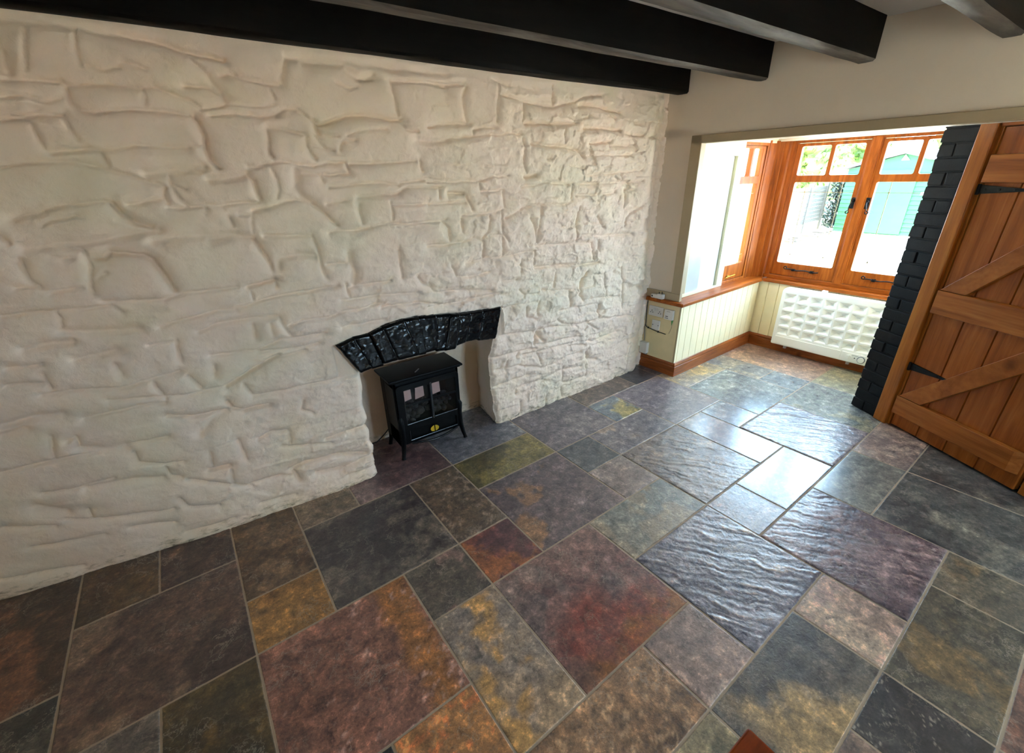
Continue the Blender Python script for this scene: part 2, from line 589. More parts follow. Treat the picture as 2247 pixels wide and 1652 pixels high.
# ---------------------------------------------------------------- floor of riven slate
GX = {-9: -2.6, -8: -2.3, -7: -2.0, -6: -1.68, -5: -1.38, -4: -1.08, -3: -0.78, -2: -0.49, -1: -0.19, 0: 0.11, 1: 0.413,
      2: 0.71, 3: 1.01, 4: 1.318, 5: 1.62, 6: 1.925, 7: 2.223, 8: 2.53, 9: 2.838, 10: 3.13, 11: 3.457, 12: 3.745,
      13: 4.04, 14: 4.42, 15: 4.72}
GY = {-2: 2.70, -1: 2.37, 0: 2.10, 1: 1.80, 2: 1.512, 3: 1.214, 4: 0.915, 5: 0.63, 6: 0.35, 7: 0.047, 8: -0.25,
      9: -0.55, 10: -0.85, 11: -1.15, 12: -1.45, 13: -1.75, 14: -2.05, 15: -2.35, 16: -2.65}


def gpt(i, j):
    x, y = GX[i], GY[j]
    s = 0.04 - 0.0023 * max(j, 0)
    return x - 0.022 * (y - 1.2), y + s * (x - 1.0)


# i0,i1,j0,j1, main colour, second colour, patch colour, style, roughness, amount of patch
TILES = [
    (1, 3, -2, 0, (92, 72, 72), (68, 50, 52), (118, 98, 95), 'cleft', .42, .3),
    (3, 5, -2, 0, (92, 92, 98), (74, 74, 82), (120, 120, 122), 'cleft', .38, .3),
    (3, 5, 0, 1, (84, 77, 48), (64, 58, 40), (108, 98, 58), 'cleft', .40, .4),
    (2, 3, 0, 2, (88, 72, 58), (62, 50, 44), (124, 108, 94), 'rough', .45, .3),
    (2, 3, 2, 3, (100, 54, 44), (76, 48, 54), (134, 80, 48), 'cleft', .40, .4),
    (3, 5, 1, 3, (98, 86, 88), (74, 64, 68), (128, 96, 70), 'cleft', .38, .35),
    (0, 2, 0, 2, (72, 67, 64), (50, 44, 47), (92, 84, 76), 'cleft', .45, .3),
    (-1, 0, -2, 1, (88, 67, 47), (68, 51, 38), (104, 82, 62), 'flat', .5, .3),
    (0, 1, -2, 0, (104, 90, 74), (78, 66, 54), (116, 100, 84), 'flat', .5, .3),
    (-1, 0, 1, 2, (136, 100, 58), (112, 80, 44), (88, 70, 48), 'flat', .45, .25),
    (-3, -1, 0, 2, (86, 67, 58), (60, 47, 44), (112, 92, 76), 'cleft', .45, .3),
    (-3, -2, -2, 0, (82, 64, 42), (62, 48, 34), (70, 54, 40), 'flat', .5, .3),
    (-2, -1, -2, 0, (80, 62, 52), (62, 48, 44), (98, 74, 60), 'flat', .5, .3),
    (-5, -3, -2, 1, (80, 58, 48), (58, 45, 36), (104, 70, 50), 'cleft', .5, .4),
    (-5, -3, 1, 3, (52, 50, 46), (38, 37, 36), (74, 70, 62), 'cleft', .45, .3),
    (-3, -2, 2, 3, (98, 90, 84), (76, 70, 66), (116, 106, 96), 'flat', .45, .3),
    (-2, -1, 2, 4, (84, 68, 40), (52, 45, 32), (106, 82, 42), 'cleft', .45, .4),
    (-1, 1, 2, 4, (136, 94, 80), (102, 70, 60), (172, 136, 124), 'rough', .50, .15),
    (1, 2, 2, 3, (88, 80, 72), (64, 58, 54), (112, 90, 84), 'cleft', .42, .3),
    (1, 2, 3, 5, (140, 120, 98), (116, 106, 100), (168, 130, 78), 'flat', .45, .35),
    (0, 1, 4, 6, (172, 120, 72), (138, 98, 62), (186, 110, 66), 'rough', .45, .4),
    (-1, 0, 4, 6, (58, 57, 58), (42, 42, 44), (72, 70, 70), 'cleft', .4, .3),
    (2, 4, 3, 5, (112, 96, 92), (80, 68, 70), (108, 58, 52), 'flat', .38, .35),
    (1, 3, 5, 6, (132, 102, 76), (98, 74, 54), (168, 136, 104), 'rough', .45, .35),
    (3, 4, 5, 6, (144, 124, 116), (120, 102, 96), (160, 142, 132), 'stripe', .45, .2),
    (2, 3, 6, 7, (112, 104, 84), (86, 80, 66), (134, 122, 96), 'stripe', .42, .3),
    (3, 5, 6, 7, (92, 86, 78), (64, 64, 66), (150, 126, 90), 'cleft', .36, .3),
    (4, 5, 7, 8, (54, 54, 56), (38, 38, 42), (138, 132, 124), 'vein', .42, .12),
    (3, 4, 7, 8, (116, 98, 88), (92, 78, 72), (136, 118, 104), 'cleft', .42, .3),
    (5, 7, 7, 8, (88, 80, 64), (66, 62, 54), (98, 80, 54), 'stripe', .45, .3),
    (7, 8, 7, 9, (96, 88, 74), (74, 70, 62), (112, 92, 66), 'stripe', .45, .3),
    (5, 7, 8, 10, (98, 70, 62), (76, 56, 52), (120, 80, 66), 'cleft', .45, .3),
    (5, 6, 6, 7, (156, 136, 118), (128, 106, 94), (170, 138, 124), 'rough', .45, .3),
    (6, 8, 5, 7, (106, 92, 96), (78, 66, 72), (128, 110, 112), 'ripple', .27, .3),
    (4, 6, 4, 6, (108, 106, 116), (84, 82, 92), (150, 130, 114), 'ripple', .20, .12),
    (4, 6, 3, 4, (110, 107, 98), (98, 102, 100), (124, 112, 96), 'cleft', .36, .35),
    (5, 6, 2, 3, (124, 112, 108), (106, 94, 92), (138, 126, 118), 'flat', .36, .3),
    (5, 6, 1, 2, (78, 80, 82), (58, 60, 66), (122, 102, 74), 'cleft', .36, .25),
    (5, 7, -1, 1, (98, 92, 96), (78, 72, 78), (112, 104, 104), 'stripe', .36, .3),
    (6, 8, 1, 2, (106, 101, 104), (90, 85, 92), (126, 108, 96), 'cleft', .32, .3),
    (7, 8, 0, 1, (98, 106, 110), (92, 100, 106), (146, 132, 84), 'flat', .32, .45),
    (7, 9, -1, 0, (96, 84, 76), (72, 64, 60), (108, 96, 84), 'flat', .4, .3),
    (9, 11, -1, 0, (58, 58, 66), (46, 46, 52), (70, 70, 76), 'flat', .36, .3),
    (8, 10, 0, 2, (108, 100, 104), (92, 86, 94), (122, 110, 108), 'flat', .30, .3),
    (9, 10, 2, 3, (112, 118, 124), (98, 104, 112), (120, 124, 126), 'smooth', .22, .3),
    (8, 9, 2, 4, (118, 112, 112), (100, 96, 98), (130, 122, 116), 'smooth', .24, .3),
    (6, 8, 2, 4, (112, 102, 98), (92, 84, 84), (128, 116, 108), 'ripple', .28, .3),
    (6, 7, 4, 5, (116, 112, 118), (96, 92, 100), (126, 112, 112), 'flat', .24, .3),
    (7, 9, 4, 5, (110, 114, 122), (100, 104, 112), (114, 118, 124), 'smooth', .20, .2),
    (9, 11, 3, 5, (122, 114, 118), (104, 98, 104), (132, 124, 126), 'ripple', .24, .3),
    (10, 12, 1, 3, (104, 112, 116), (94, 102, 108), (116, 122, 122), 'smooth', .20, .2),
    (10, 12, -1, 1, (140, 128, 104), (116, 110, 104), (160, 140, 96), 'flat', .32, .4),
    (12, 13, 2, 3, (108, 114, 116), (98, 106, 112), (118, 118, 116), 'flat', .26, .3),
    (12, 13, 0, 2, (110, 112, 112), (98, 102, 104), (128, 120, 106), 'flat', .30, .3),
    (13, 15, 0, 3, (136, 114, 102), (114, 94, 86), (146, 120, 98), 'cleft', .38, .35),
    (11, 13, 3, 5, (108, 114, 112), (98, 104, 106), (120, 118, 100), 'smooth', .22, .25),
    (13, 15, 3, 5, (128, 122, 98), (108, 108, 96), (138, 126, 94), 'flat', .36, .4),
    (10, 12, 5, 6, (122, 106, 100), (102, 90, 88), (136, 122, 114), 'flat', .36, .3),
    (8, 10, 5, 6, (104, 104, 100), (94, 96, 94), (110, 110, 104), 'smooth', .30, .3),
    (8, 10, 6, 8, (76, 78, 76), (54, 56, 58), (104, 102, 94), 'stripe', .40, .3),
    (10, 12, 6, 8, (72, 72, 70), (54, 54, 54), (96, 92, 84), 'stripe', .42, .3),
]
occ = {}
for t in TILES:
    for i in range(t[0], t[1]):
        for j in range(t[2], t[3]):
            occ[(i, j)] = 1
FILL = [((96, 84, 78), (72, 62, 60), (116, 100, 90)), ((84, 70, 56), (62, 52, 44), (104, 84, 60)),
        ((76, 74, 72), (56, 54, 56), (98, 94, 88)), ((124, 98, 82), (96, 74, 64), (146, 116, 98))]
rng = random.Random(3)
for j in range(-2, 16):
    for i in range(-9, 15):
        if (i, j) in occ:
            continue
        a, b = rng.choice([(2, 2), (2, 1), (1, 2), (1, 1)])
        while a > 1 and any((i + k, j) in occ or i + k >= 15 for k in range(1, a)):
            a -= 1
        while b > 1 and any((i + q, j + k) in occ or j + k >= 16 for k in range(1, b) for q in range(a)):
            b -= 1
        for q in range(a):
            for k in range(b):
                occ[(i + q, j + k)] = 1
        c = rng.choice(FILL)
        TILES.append((i, i + a, j, j + b, *c, 'cleft', .42, .3))


def build_floor():
    pos, quads, cols, fins, base = [], [], [], [], 0
    for n, (i0, i1, j0, j1, ca, cb, cc, style, rough, amt) in enumerate(TILES):
        c00, c10, c11, c01 = [np.array(gpt(i, j)) for i, j in ((i0, j1), (i1, j1), (i1, j0), (i0, j0))]
        lx, ly = np.linalg.norm(c10 - c00), np.linalg.norm(c01 - c00)
        cx, cy = (c00 + c11) / 2
        near = -1.3 < cx < 4.8 and -0.6 < cy < 2.9
        step = (0.006 if style in ('vein', 'ripple') else 0.010) if near else 0.1
        rim = np.array([0, .0015, .003, .0045, .007])          # close rows along the arris keep the grout line crisp
        us, vs = [np.concatenate([rim / L, np.linspace(.012 / L, 1 - .012 / L, max(3, int(L / step))), 1 - rim[::-1] / L]) for L in (lx, ly)]
        nu, nv = len(us) - 1, len(vs) - 1
        u, v = np.meshgrid(us, vs, indexing='ij')
        P = (c00[None, None] * ((1 - u) * (1 - v))[..., None] + c10[None, None] * (u * (1 - v))[..., None]
             + c11[None, None] * (u * v)[..., None] + c01[None, None] * ((1 - u) * v)[..., None])
        X, Y = P[..., 0], P[..., 1]
        # grout gap with a slightly broken edge
        g = 0.0024
        eu = np.minimum(u, 1 - u) * lx; ev = np.minimum(v, 1 - v) * ly
        wob = 0.0009 * fbm(X * 28, Y * 28, n + 5, 3)
        X = X + (1 - 2 * u) * (g + wob) * (np.abs(1 - 2 * u) ** 3) * 1.0
        Y = Y + (1 - 2 * v) * (g + wob) * (np.abs(1 - 2 * v) ** 3)
        edge = np.minimum(eu, ev)
        s = n * 13.7
        big = fbm(X * 3.2 + s, Y * 3.2, n, 4)
        mid = fbm(X * 9 + s, Y * 9 - s, n + 50, 5, 0.6)
        fin = fbm(X * 38 + s, Y * 38, n + 90, 4, 0.6)
        # bedding direction of the riven face
        ang = {'ripple': -0.95, 'stripe': -0.25, 'vein': -0.7}.get(style, 0.4 * math.sin(s))
        p = X * math.cos(ang) + Y * math.sin(ang); q = -X * math.sin(ang) + Y * math.cos(ang)
        strata = fbm(p * 4 + s + 0.4 * mid, q * 42 + 1.6 * mid, n + 120, 5, 0.62)
        amp, bump = {'ripple': (0.0046, .75), 'stripe': (0.0012, .6), 'rough': (0.0016, .95), 'flat': (0.0009, .45),
                     'smooth': (0.0005, .16), 'vein': (0.0014, .45)}.get(style, (0.0013, .7))
        h = {'ripple': strata * 0.8 + 0.35 * mid, 'stripe': strata * .8, 'vein': strata * .8}.get(style, 0.7 * mid + 0.4 * np.round(big * 4) / 4)
        Z = amp * h + 0.0012 * math.sin(s * 3.1)
        Z = np.maximum(Z + (amp * .7 if style == 'ripple' else 0), -0.0008) * smooth(-.004, .012, edge)
        Z = Z - 0.0024 * (1 - smooth(0, 0.0040, edge))
        A_, B_, C_ = (np.array(srgb(c, 1.58)) for c in (ca, cb, cc))
        mixv = big * 0.8 + mid * 0.5 + fin * 0.25 + (strata * 0.6 if style in ('ripple', 'stripe', 'vein') else 0)
        t1 = smooth(-0.45, 0.45, mixv)[..., None]
        col = A_ * t1 + B_ * (1 - t1)
        pat = fbm(X * 4.1 - s * 2, Y * 4.1 + s, n + 200, 5, 0.55)
        if style == 'ripple':
            pat = 0.5 * pat + 0.6 * strata
        if style == 'vein':
            pat = 0.62 - np.abs(fbm(p * 7 + .8 * mid, q * 19 + 1.2 * mid, n + 400, 4, .55)) * 11 + 0.25 * big
        if style == 'rough':
            pat = 0.45 * pat + 0.7 * fin
        th = 0.42 - amt
        t2 = smooth(th, th + 0.16, pat)[..., None] * 0.85
        if (i0, j0, i1) == (2, 3, 4):       # the slab with a rust red lower corner
            lobe = smooth(0.25, 0.75, (1 - v) * 1.25 - np.abs(u - 0.42) * 0.9 + 0.5 * big)[..., None]
            t2 = t2 * 0.35 + lobe * 0.8
            orange = smooth(0.80, 1.0, (1 - v) + 0.25 * mid)[..., None]
            C_ = C_ * (1 - orange) + np.array(srgb((140, 92, 58))) * orange
        if (i0, j0, i1) == (3, 6, 5):       # ochre tongue at the lower left
            lobe = smooth(0.2, 0.6, (1 - v) * 0.9 + 0.55 - u * 1.5 + 0.5 * mid)[..., None] * smooth(0.0, 0.25, u)[..., None]
            t2 = lobe * 0.9
        if (i0, j0, i1) == (-1, 2, 1):      # orange streak along the right side
            st = smooth(0.35, 0.8, 1 - np.abs(u - 0.86) * 4 + 0.5 * mid)[..., None] * 0.75
            col = col * (1 - st) + np.array(srgb((164, 108, 52), 1.1)) * st
        col = col * (1 - t2) + C_ * t2
        scr = smooth(0.30, 0.36, fbm(X * 16 + s, Y * 16, n + 300, 5, 0.7) * smooth(0.05, 0.3, mid))[..., None]
        col = col * (1 - 0.5 * scr) + np.minimum(1, col * 1.9 + 0.02) * 0.5 * scr
        gr = (1 - smooth(0.0008, 0.0026, edge + 0.0012 * fin))[..., None]
        col = col * (1 - gr) + np.array(srgb((160, 144, 126))) * gr
        nv1, nu1 = nv + 1, nu + 1
        idx = base + np.arange(nu1 * nv1).reshape(nu1, nv1)
        quads.append(np.stack([idx[:-1, :-1], idx[1:, :-1], idx[1:, 1:], idx[:-1, 1:]], -1).reshape(-1, 4))
        pos.append(np.stack([X, Y, Z], -1).reshape(-1, 3))
        cols.append(np.concatenate([col, np.ones(col.shape[:2] + (1,))], -1).reshape(-1, 4))
        rr = np.clip(rough + 0.05 * mid + 0.15 * gr[..., 0] + (0.05 if style == 'rough' else 0), 0.12, 0.9)
        fins.append(np.stack([rr, np.full_like(rr, bump), rr * 0], -1).reshape(-1, 3))
        base += nu1 * nv1
    pos = np.concatenate(pos); q = np.concatenate(quads)
    me = bpy.data.meshes.new('floor')
    me.vertices.add(len(pos)); me.vertices.foreach_set('co', pos.astype(np.float32).ravel())
    me.loops.add(len(q) * 4); me.loops.foreach_set('vertex_index', q.astype(np.int32).ravel())
    me.polygons.add(len(q)); me.polygons.foreach_set('loop_start', np.arange(0, len(q) * 4, 4, dtype=np.int32))
    me.polygons.foreach_set('use_smooth', np.ones(len(q), dtype=bool))
    me.update(calc_edges=True)
    a = me.attributes.new('slate_colour', 'FLOAT_COLOR', 'POINT')
    a.data.foreach_set('color', np.concatenate(cols).astype(np.float32).ravel())
    a = me.attributes.new('slate_finish', 'FLOAT_VECTOR', 'POINT')
    a.data.foreach_set('vector', np.concatenate(fins).astype(np.float32).ravel())
    me.materials.append(M['slate'])
    o = bpy.data.objects.new('floor', me)
    COL.objects.link(o)
    struct(o, 'floor of mixed riven slate slabs with pale grout')
    b = MB().box(-2.75, 4.75, -2.65, 2.78, -0.10, -0.0018).build('grout_bed', M['grout'], o)


build_floor()
GROOVES = '''n -382,1978 -328,1982 -274,1982 -229,1981;
n -229,1981 -220,1973 -196,1975 -176,1983;
n -176,1983 -147,1989 -95,1988 -7,1983;
n 4,1985 29,1991 65,1976 110,1958 145,1942 168,1928;
n 166,1922 210,1930 263,1941;
n -220,1973 -226,1946 -225,1923;
t -401,1925 -372,1933 -332,1931 -294,1922 -244,1934;
t -4,1981 -6,1958 -18,1929;
n -226,1920 -209,1898 -170,1895 -88,1907 13,1912 81,1904 137,1896;
d 137,1896 146,1877 157,1830 148,1782 150,1745 175,1708;
n -423,1860 -380,1870 -307,1883 -262,1879;
t -263,1877 -257,1839 -246,1801;
t -356,1843 -353,1802 -348,1768 -333,1761;
n -333,1761 -287,1765 -239,1774 -193,1771 -142,1781 -74,1788 -6,1785 84,1783;
t 102,1795 139,1794;
t -194,1769 -190,1740 -181,1717;
n -473,1717 -416,1725 -343,1731 -269,1729 -211,1714 -153,1690 -93,1666 -29,1640;
d -21,2150 46,2140 109,2129 156,2114 192,2113 245,2109 293,2103;
n 152,2110 185,2089;
n 186,2078 222,2049 234,2009 254,1983 267,1942;
n 129,2000 181,2004 224,2000 250,1983;
s -323,2147 -271,2151 -201,2159 -147,2156;
s -137,2160 -90,2151 -21,2150;
t -276,2127 -288,2090 -301,2043 -309,2008;
t -142,2154 -155,2096 -164,2040;
t -145,2042 -101,2030 -59,2047;
t -48,2062 -12,2055 24,2043;
s -357,2052 -364,2000;
s -78,1693 -14,1695 61,1700 119,1704;
n -3,1681 -6,1644 33,1626;
n 266,2045 300,2054 325,2050;
n 194,1900 230,1904 290,1909;
n 266,2043 299,2050 364,2040 423,2029 482,2026;
n 529,2137 514,2088 490,2042;
n 229,2047 234,2022 253,1993 268,1943;
t 276,1944 332,1943 394,1943 449,1958;
n 194,1900 271,1910 345,1912 376,1903 440,1918 489,1940 535,1942 559,1922 592,1902;
d 592,1902 617,1886 670,1901 750,1927 830,1933 895,1930 960,1918 1019,1923;
n 987,2087 993,2051 1001,1996 1008,1925;
n 1003,2084 1079,2090 1199,2093 1292,2088;
d 600,1894 603,1863 610,1847;
n 609,1845 648,1844 693,1838;
n 396,1860 389,1809 380,1761 390,1739;
n 402,1864 446,1866 493,1855 546,1843;
n 553,1830 545,1794 557,1758 569,1745;
n 589,1840 602,1809 628,1791 661,1782;
t 560,1795 613,1793;
t 736,1849 790,1860 847,1874 931,1876;
n 692,1783 702,1806 721,1825 773,1822;
n 1017,1906 1037,1883 1102,1870;
s 1098,1839 1166,1826 1264,1833;
n 280,1713 313,1709 372,1720 420,1731 487,1722 559,1719 636,1731 708,1728 714,1692;
n 728,1721 822,1728 937,1731 1077,1734;
n 1097,1736 1102,1705 1109,1683;
s 127,1660 188,1663 245,1675 277,1683;
d 272,1683 293,1661 295,1616 299,1580;
t 372,1700 385,1659 382,1613 370,1581;
s 476,1694 462,1630 477,1587 502,1566;
n 498,1685 575,1679 588,1646;
n 600,1679 667,1680 719,1677;
n 609,1623 693,1624 777,1632 892,1634 961,1619;
n 970,1632 1046,1641 1143,1645 1242,1635;
n 744,1572 852,1573 944,1585 1010,1610 1192,1605;
n 155,1566 218,1567 287,1566;
n 308,1540 368,1563 446,1576 521,1561;
n 583,1543 676,1559;
n 247,2115 289,2105;
s 593,2128 667,2131 763,2128;
s 532,2133 623,2143 766,2145 910,2155 1040,2141 1297,2151;
t 719,2053 772,2039 819,2045;
s 779,2109 831,2083 902,2098;
t 441,2014 454,1979;
n -423,1577 -375,1588 -297,1592 -233,1592 -213,1583;
d -213,1583 -198,1542 -172,1516 -119,1491;
s -504,1548 -472,1561 -424,1574;
t -437,1518 -408,1535 -371,1544 -331,1553;
n -170,1579 -117,1585 -60,1596 -42,1596;
n -60,1658 -33,1641 -45,1604 -39,1579;
n -9,1648 4,1602 25,1568;
n -41,1560 30,1559 102,1562 204,1566;
n 77,1561 86,1547;
n 162,1512 167,1479;
s -101,1477 -185,1471 -257,1458 -342,1451 -421,1450 -512,1443;
s -131,1436 -47,1446 70,1443 172,1437;
n -474,1433 -424,1438 -360,1424;
t -449,1408 -419,1397 -394,1396;
n -534,1405 -532,1369 -528,1328 -513,1301;
n -575,1310 -527,1312;
n -354,1423 -345,1389 -350,1347 -372,1277 -368,1263;
d -329,1387 -302,1389 -273,1407 -224,1398 -174,1388 -147,1368 -137,1326 -124,1279 -109,1234;
t -497,1274 -459,1285 -395,1285;
n -651,1210 -577,1212 -507,1206 -437,1205 -371,1201 -329,1203 -310,1172;
n -358,1222 -297,1214 -227,1206 -154,1199 -78,1220 -10,1217 118,1218;
n -503,1201 -499,1174 -507,1149;
n -209,1087 -117,1105 -37,1115 28,1121 91,1112;
t -270,1020 -167,1014;
n -167,1014 -174,974 -174,927;
n -77,1041 -9,1058 79,1062;
n -553,1488 -542,1465;
s -638,1077 -574,1081 -494,1078;
s -508,1005 -432,1007 -376,1014;
s -511,1127 -401,1105 -280,1091;
t -343,1312 -309,1334;
n 256,1529 299,1541 366,1556 445,1572 520,1559;
d 519,1554 549,1528 586,1481 611,1448;
n 102,1562 142,1562 206,1568 287,1567;
t 137,1560 150,1546;
n 158,1512 165,1480;
t 193,1517 245,1516;
t 254,1520 240,1479 235,1442;
s 68,1432 152,1439 230,1418;
d 230,1418 248,1383 268,1332 275,1280;
n 276,1425 349,1418 483,1408;
n 740,1536 740,1487 742,1452;
n 747,1572 858,1573 944,1583 1009,1608;
t 901,1542 904,1488 899,1455;
n 561,1411 601,1423 682,1417 769,1426 842,1437 983,1427 1219,1428;
t 905,1531 1061,1521 1230,1522;
n 484,1412 497,1349 494,1286 508,1225 519,1196;
s 302,1277 312,1307 332,1325 401,1327 474,1314;
d 157,1212 223,1218 281,1223;
n 281,1223 277,1187;
t 13,1226 96,1216 157,1212 168,1183 167,1141;
n -14,1121 117,1123 213,1139 288,1148 363,1153 467,1153 559,1151;
n 613,1137 720,1147 843,1139;
n 256,1053 276,985 288,949;
n -31,1057 36,1065 148,1060 256,1053;
n 140,1029 136,970;
t 210,1021 207,966;
n 289,1000 359,1014 464,1006 550,1020 668,1022 744,1033;
n 561,1076 678,1074 800,1072 997,1053;
n 765,1008 989,996 1166,952;
n 535,939 653,939 778,933;
n -66,922 43,916 120,906 215,936 368,932 448,927;
n 124,900 304,881 411,881;
n 137,837 205,852 337,862;
n 599,1156 609,1086;
s 646,1312 643,1268 657,1222 644,1150;
n 912,1296 913,1219 915,1146;
n 522,1269 625,1260;
n 1009,1139 1038,1097 1084,1065;
n 1073,1092 1089,1045 1173,1018;
s -816,750 -738,757;
n -562,751 -467,763 -335,759 -280,751;
s -800,793 -697,800 -620,793;
n -682,705 -700,635 -701,600;
n -645,668 -612,682 -617,615;
n -703,593 -630,593 -534,585 -447,590 -321,584;
n -873,591 -795,592 -703,593;
s -620,624 -543,593 -472,590;
n -463,813 -303,784 -192,762 -39,762;
d -292,684 -209,649 -69,642;
d -52,683 -40,642 0,620 115,613;
d -39,762 43,795 152,840 212,862;
n 32,752 53,680 170,675 339,675 473,669;
s -198,561 -149,611 -63,640;
n -798,459 -709,440 -601,444 -558,446;
n -454,547 -457,492 -366,448 -293,440;
n -371,430 -365,378 -330,355;
n -191,452 -197,374;
d -215,360 -129,346;
n -127,325 -139,245;
n 167,443 158,382;
n 22,453 83,472 162,455;
d 333,339 449,342 558,337;
d 127,219 201,234 339,223 529,171;
d 141,202 154,139;
n -75,217 62,201 136,181;
d 247,146 417,120 567,144;
n 407,64 573,55;
n -584,177 -484,151 -420,131;
n -392,52 -296,51 -179,54;
n -912,211 -791,191 -673,177;
n -766,301 -648,258 -465,216 -399,208;
n -687,325 -683,283;
n -962,344 -867,308 -808,281;
n -1052,98 -921,68 -791,42;
n -308,335 -167,257 -63,200;
n -620,966 -615,903;
n -730,949 -673,942 -627,930;
n -653,883 -564,882 -404,854 -278,871 -192,883;
n -59,875 -66,824;
n 269,595 251,550 304,511;
n -66,475 -49,356;
n 119,376 267,331 355,308;
n -702,1015 -650,1010 -606,1007;
n -396,957 -388,907;
n -296,850 -275,768;
n -167,851 -139,782;
s -655,428 -500,413 -398,381;
s -835,400 -752,344;
n -365,256 -346,195 -231,155;
n -50,82 119,62;
n 1189,2097 1283,2097 1402,2106;
n 1412,2102 1383,2045 1390,1974 1407,1933;
n 1622,2124 1617,2034 1597,1941;
n 1579,2146 1651,2126 1697,2114;
n 1634,2072 1741,2058 1862,2043 2033,2036 2151,2060 2281,2104;
n 2018,2144 2024,2064;
n 1164,1897 1296,1915 1427,1920;
n 1447,1897 1505,1907 1580,1907;
n 1439,1891 1441,1870;
n 1578,1868 1656,1879 1719,1886 1776,1877;
n 1796,2039 1786,1943;
d 1802,1938 1946,1944 2080,1946 2212,1955;
n 1155,1825 1288,1844 1415,1858 1578,1874;
d 1859,1834 1991,1825 2150,1821 2259,1791 2301,1765;
d 2281,1926 2423,1937 2628,1931;
n 2687,1910 2817,1903 3040,1902;
d 2245,2054 2362,2061 2507,2050 2616,2037;
n 1784,1856 1799,1809 1789,1725 1813,1669;
d 1796,1648 1892,1653;
n 1974,1750 2019,1750;
n 2127,1945 2119,1890 2130,1840;
d 2347,1844 2537,1852;
n 2347,1838 2362,1778;
n 2331,1772 2544,1777 2775,1775;
n 2539,1835 2802,1836;
n 2329,1650 2612,1664 2887,1676;
n 1130,1631 1266,1631 1448,1630 1565,1654 1670,1653;
n 1760,1592 1856,1599 1956,1613 2088,1603 2311,1595 2506,1597 2899,1600;
n 2198,1598 2191,1501;
n 1462,1621 1466,1573 1560,1573 1633,1577;
d 1252,1569 1353,1568;
n 1127,1606 1207,1604;
n 1193,1599 1194,1548;
n 1360,1565 1379,1523 1405,1473;
n 1633,1568 1637,1480;
n 1634,1416 1721,1443 1810,1478 1947,1484 2142,1472 2202,1494;
n 2231,1528 2401,1521 2627,1528;
n 2734,1532 2736,1425;
n 2733,1540 2831,1544;
n 2752,1289 2770,1352 2828,1388 2914,1416;
n 1327,1447 1395,1449 1521,1454 1619,1462;
n 1520,1436 1507,1360 1446,1301;
n 1610,1449 1605,1339 1654,1282;
n 1835,1410 1871,1346 1889,1246;
n 1928,1472 1909,1364 1889,1260;
n 2277,1448 2251,1340 2255,1258;
n 1193,1420 1233,1387 1233,1320;
n 1318,1436 1319,1362;
n 2246,1221 2298,1261 2539,1234 2851,1224;
n 2457,1379 2521,1298;
n 1115,1517 1254,1522 1363,1517;
n 2281,2104 2357,2122 2448,2122 2462,2085;
n 2508,2037 2577,1996;
n 2672,1652 2690,1601;
s 3006,2084 3033,1799 3021,1491 3036,1157;
n 1457,1293 1459,1194;
n 1506,1326 1611,1317 1604,1185;
n 1088,1303 1210,1301 1314,1306 1404,1320 1457,1293;
n 1328,1171 1459,1186 1614,1184;
n 1239,1167 1255,1113;
n 1259,1105 1386,1095 1501,1102;
n 1043,957 1216,949 1403,956 1573,961;
n 1104,1037 1314,1019 1503,981;
n 1587,1034 1711,1025;
n 1588,857 1705,853 1885,848;
n 1730,954 1773,912 1897,901;
n 1866,1198 1865,1097 1898,1080;
d 1876,1079 2109,1067 2299,1044 2498,1048;
n 2062,1020 2051,922;
n 1932,913 2064,892 2282,867;
d 2381,987 2332,917 2297,826 2354,777;
n 2562,963 2563,864 2595,757;
n 2368,775 2493,774 2747,743;
n 2749,979 2780,853 2790,639;
d 2204,860 2207,763;
n 2092,746 2316,734 2497,723;
d 2512,710 2521,604;
n 2068,683 2133,630 2296,596 2522,593 2735,573 2931,546;
n 1883,634 2056,626 2282,589;
d 1858,533 1883,615 1944,542;
n 1858,533 2058,505 2191,506 2329,485;
n 2369,529 2408,573 2514,509;
n 2374,442 2478,408 2627,418 2783,429;
d 2395,339 2428,275 2536,236;
n 2395,339 2435,385 2601,368;
n 1931,332 2061,328 2168,364 2337,354;
n 1500,422 1690,408 1919,335;
n 1681,469 1716,499;
n 1882,477 1919,366;
t 2918,12 2932,170 2963,320 2948,543;
n 1670,180 1684,228 1756,237 1957,219;
n 1780,219 1996,239 2130,255 2343,230;
n 1716,113 1714,27;
n 1971,94 1958,-14;
n 2134,99 2144,16;
n 2402,225 2401,122;
n 1782,830 1791,747 1872,721;
n 1908,844 1884,747;
n 1750,471 2059,464 2331,452;
n 1536,664 1698,655 1836,634;
n 1474,523 1671,511 1870,500;
n 1482,301 1594,306 1806,305;
n 1614,1184 1866,1198;
n 1757,1144 1744,1070;
n 2247,1323 2252,1219;
n 2499,1197 2491,1133;
n 1877,1229 2166,1210 2420,1195;
n 2420,1186 2442,1073;
n 1602,471 1587,407;
n 2193,442 2376,410;
n 2143,284 2133,155 2176,131 2408,120;
s 2848,801 3061,790 3132,668;
s 2798,299 3134,341 3166,571'''


# ---------------------------------------------------------------- the painted stone wall
def bulge(x):
    return np.interp(x, [-1.9, -1.09, -.6, -.185, .2, .57, .9, 1.5, 2.3, 3.16], [-.02, -.02, .05, .095, .108, .112, .1, .054, .02, .0])


def wall_y(x, z):
    return 2.40 - bulge(x) * (1 - np.clip(np.asarray(z) / 2.1, 0, 1))


JZ = [0, .117, .201, .239, .306, .341, .397, .483, .579, .674, .75]
JLX = [.576, .570, .581, .566, .574, .563, .576, .565, .582, .583, .59]
JRZ = [0, .116, .202, .306, .539, .663, .75]
JRX = [1.495, 1.476, 1.471, 1.457, 1.463, 1.50, 1.51]


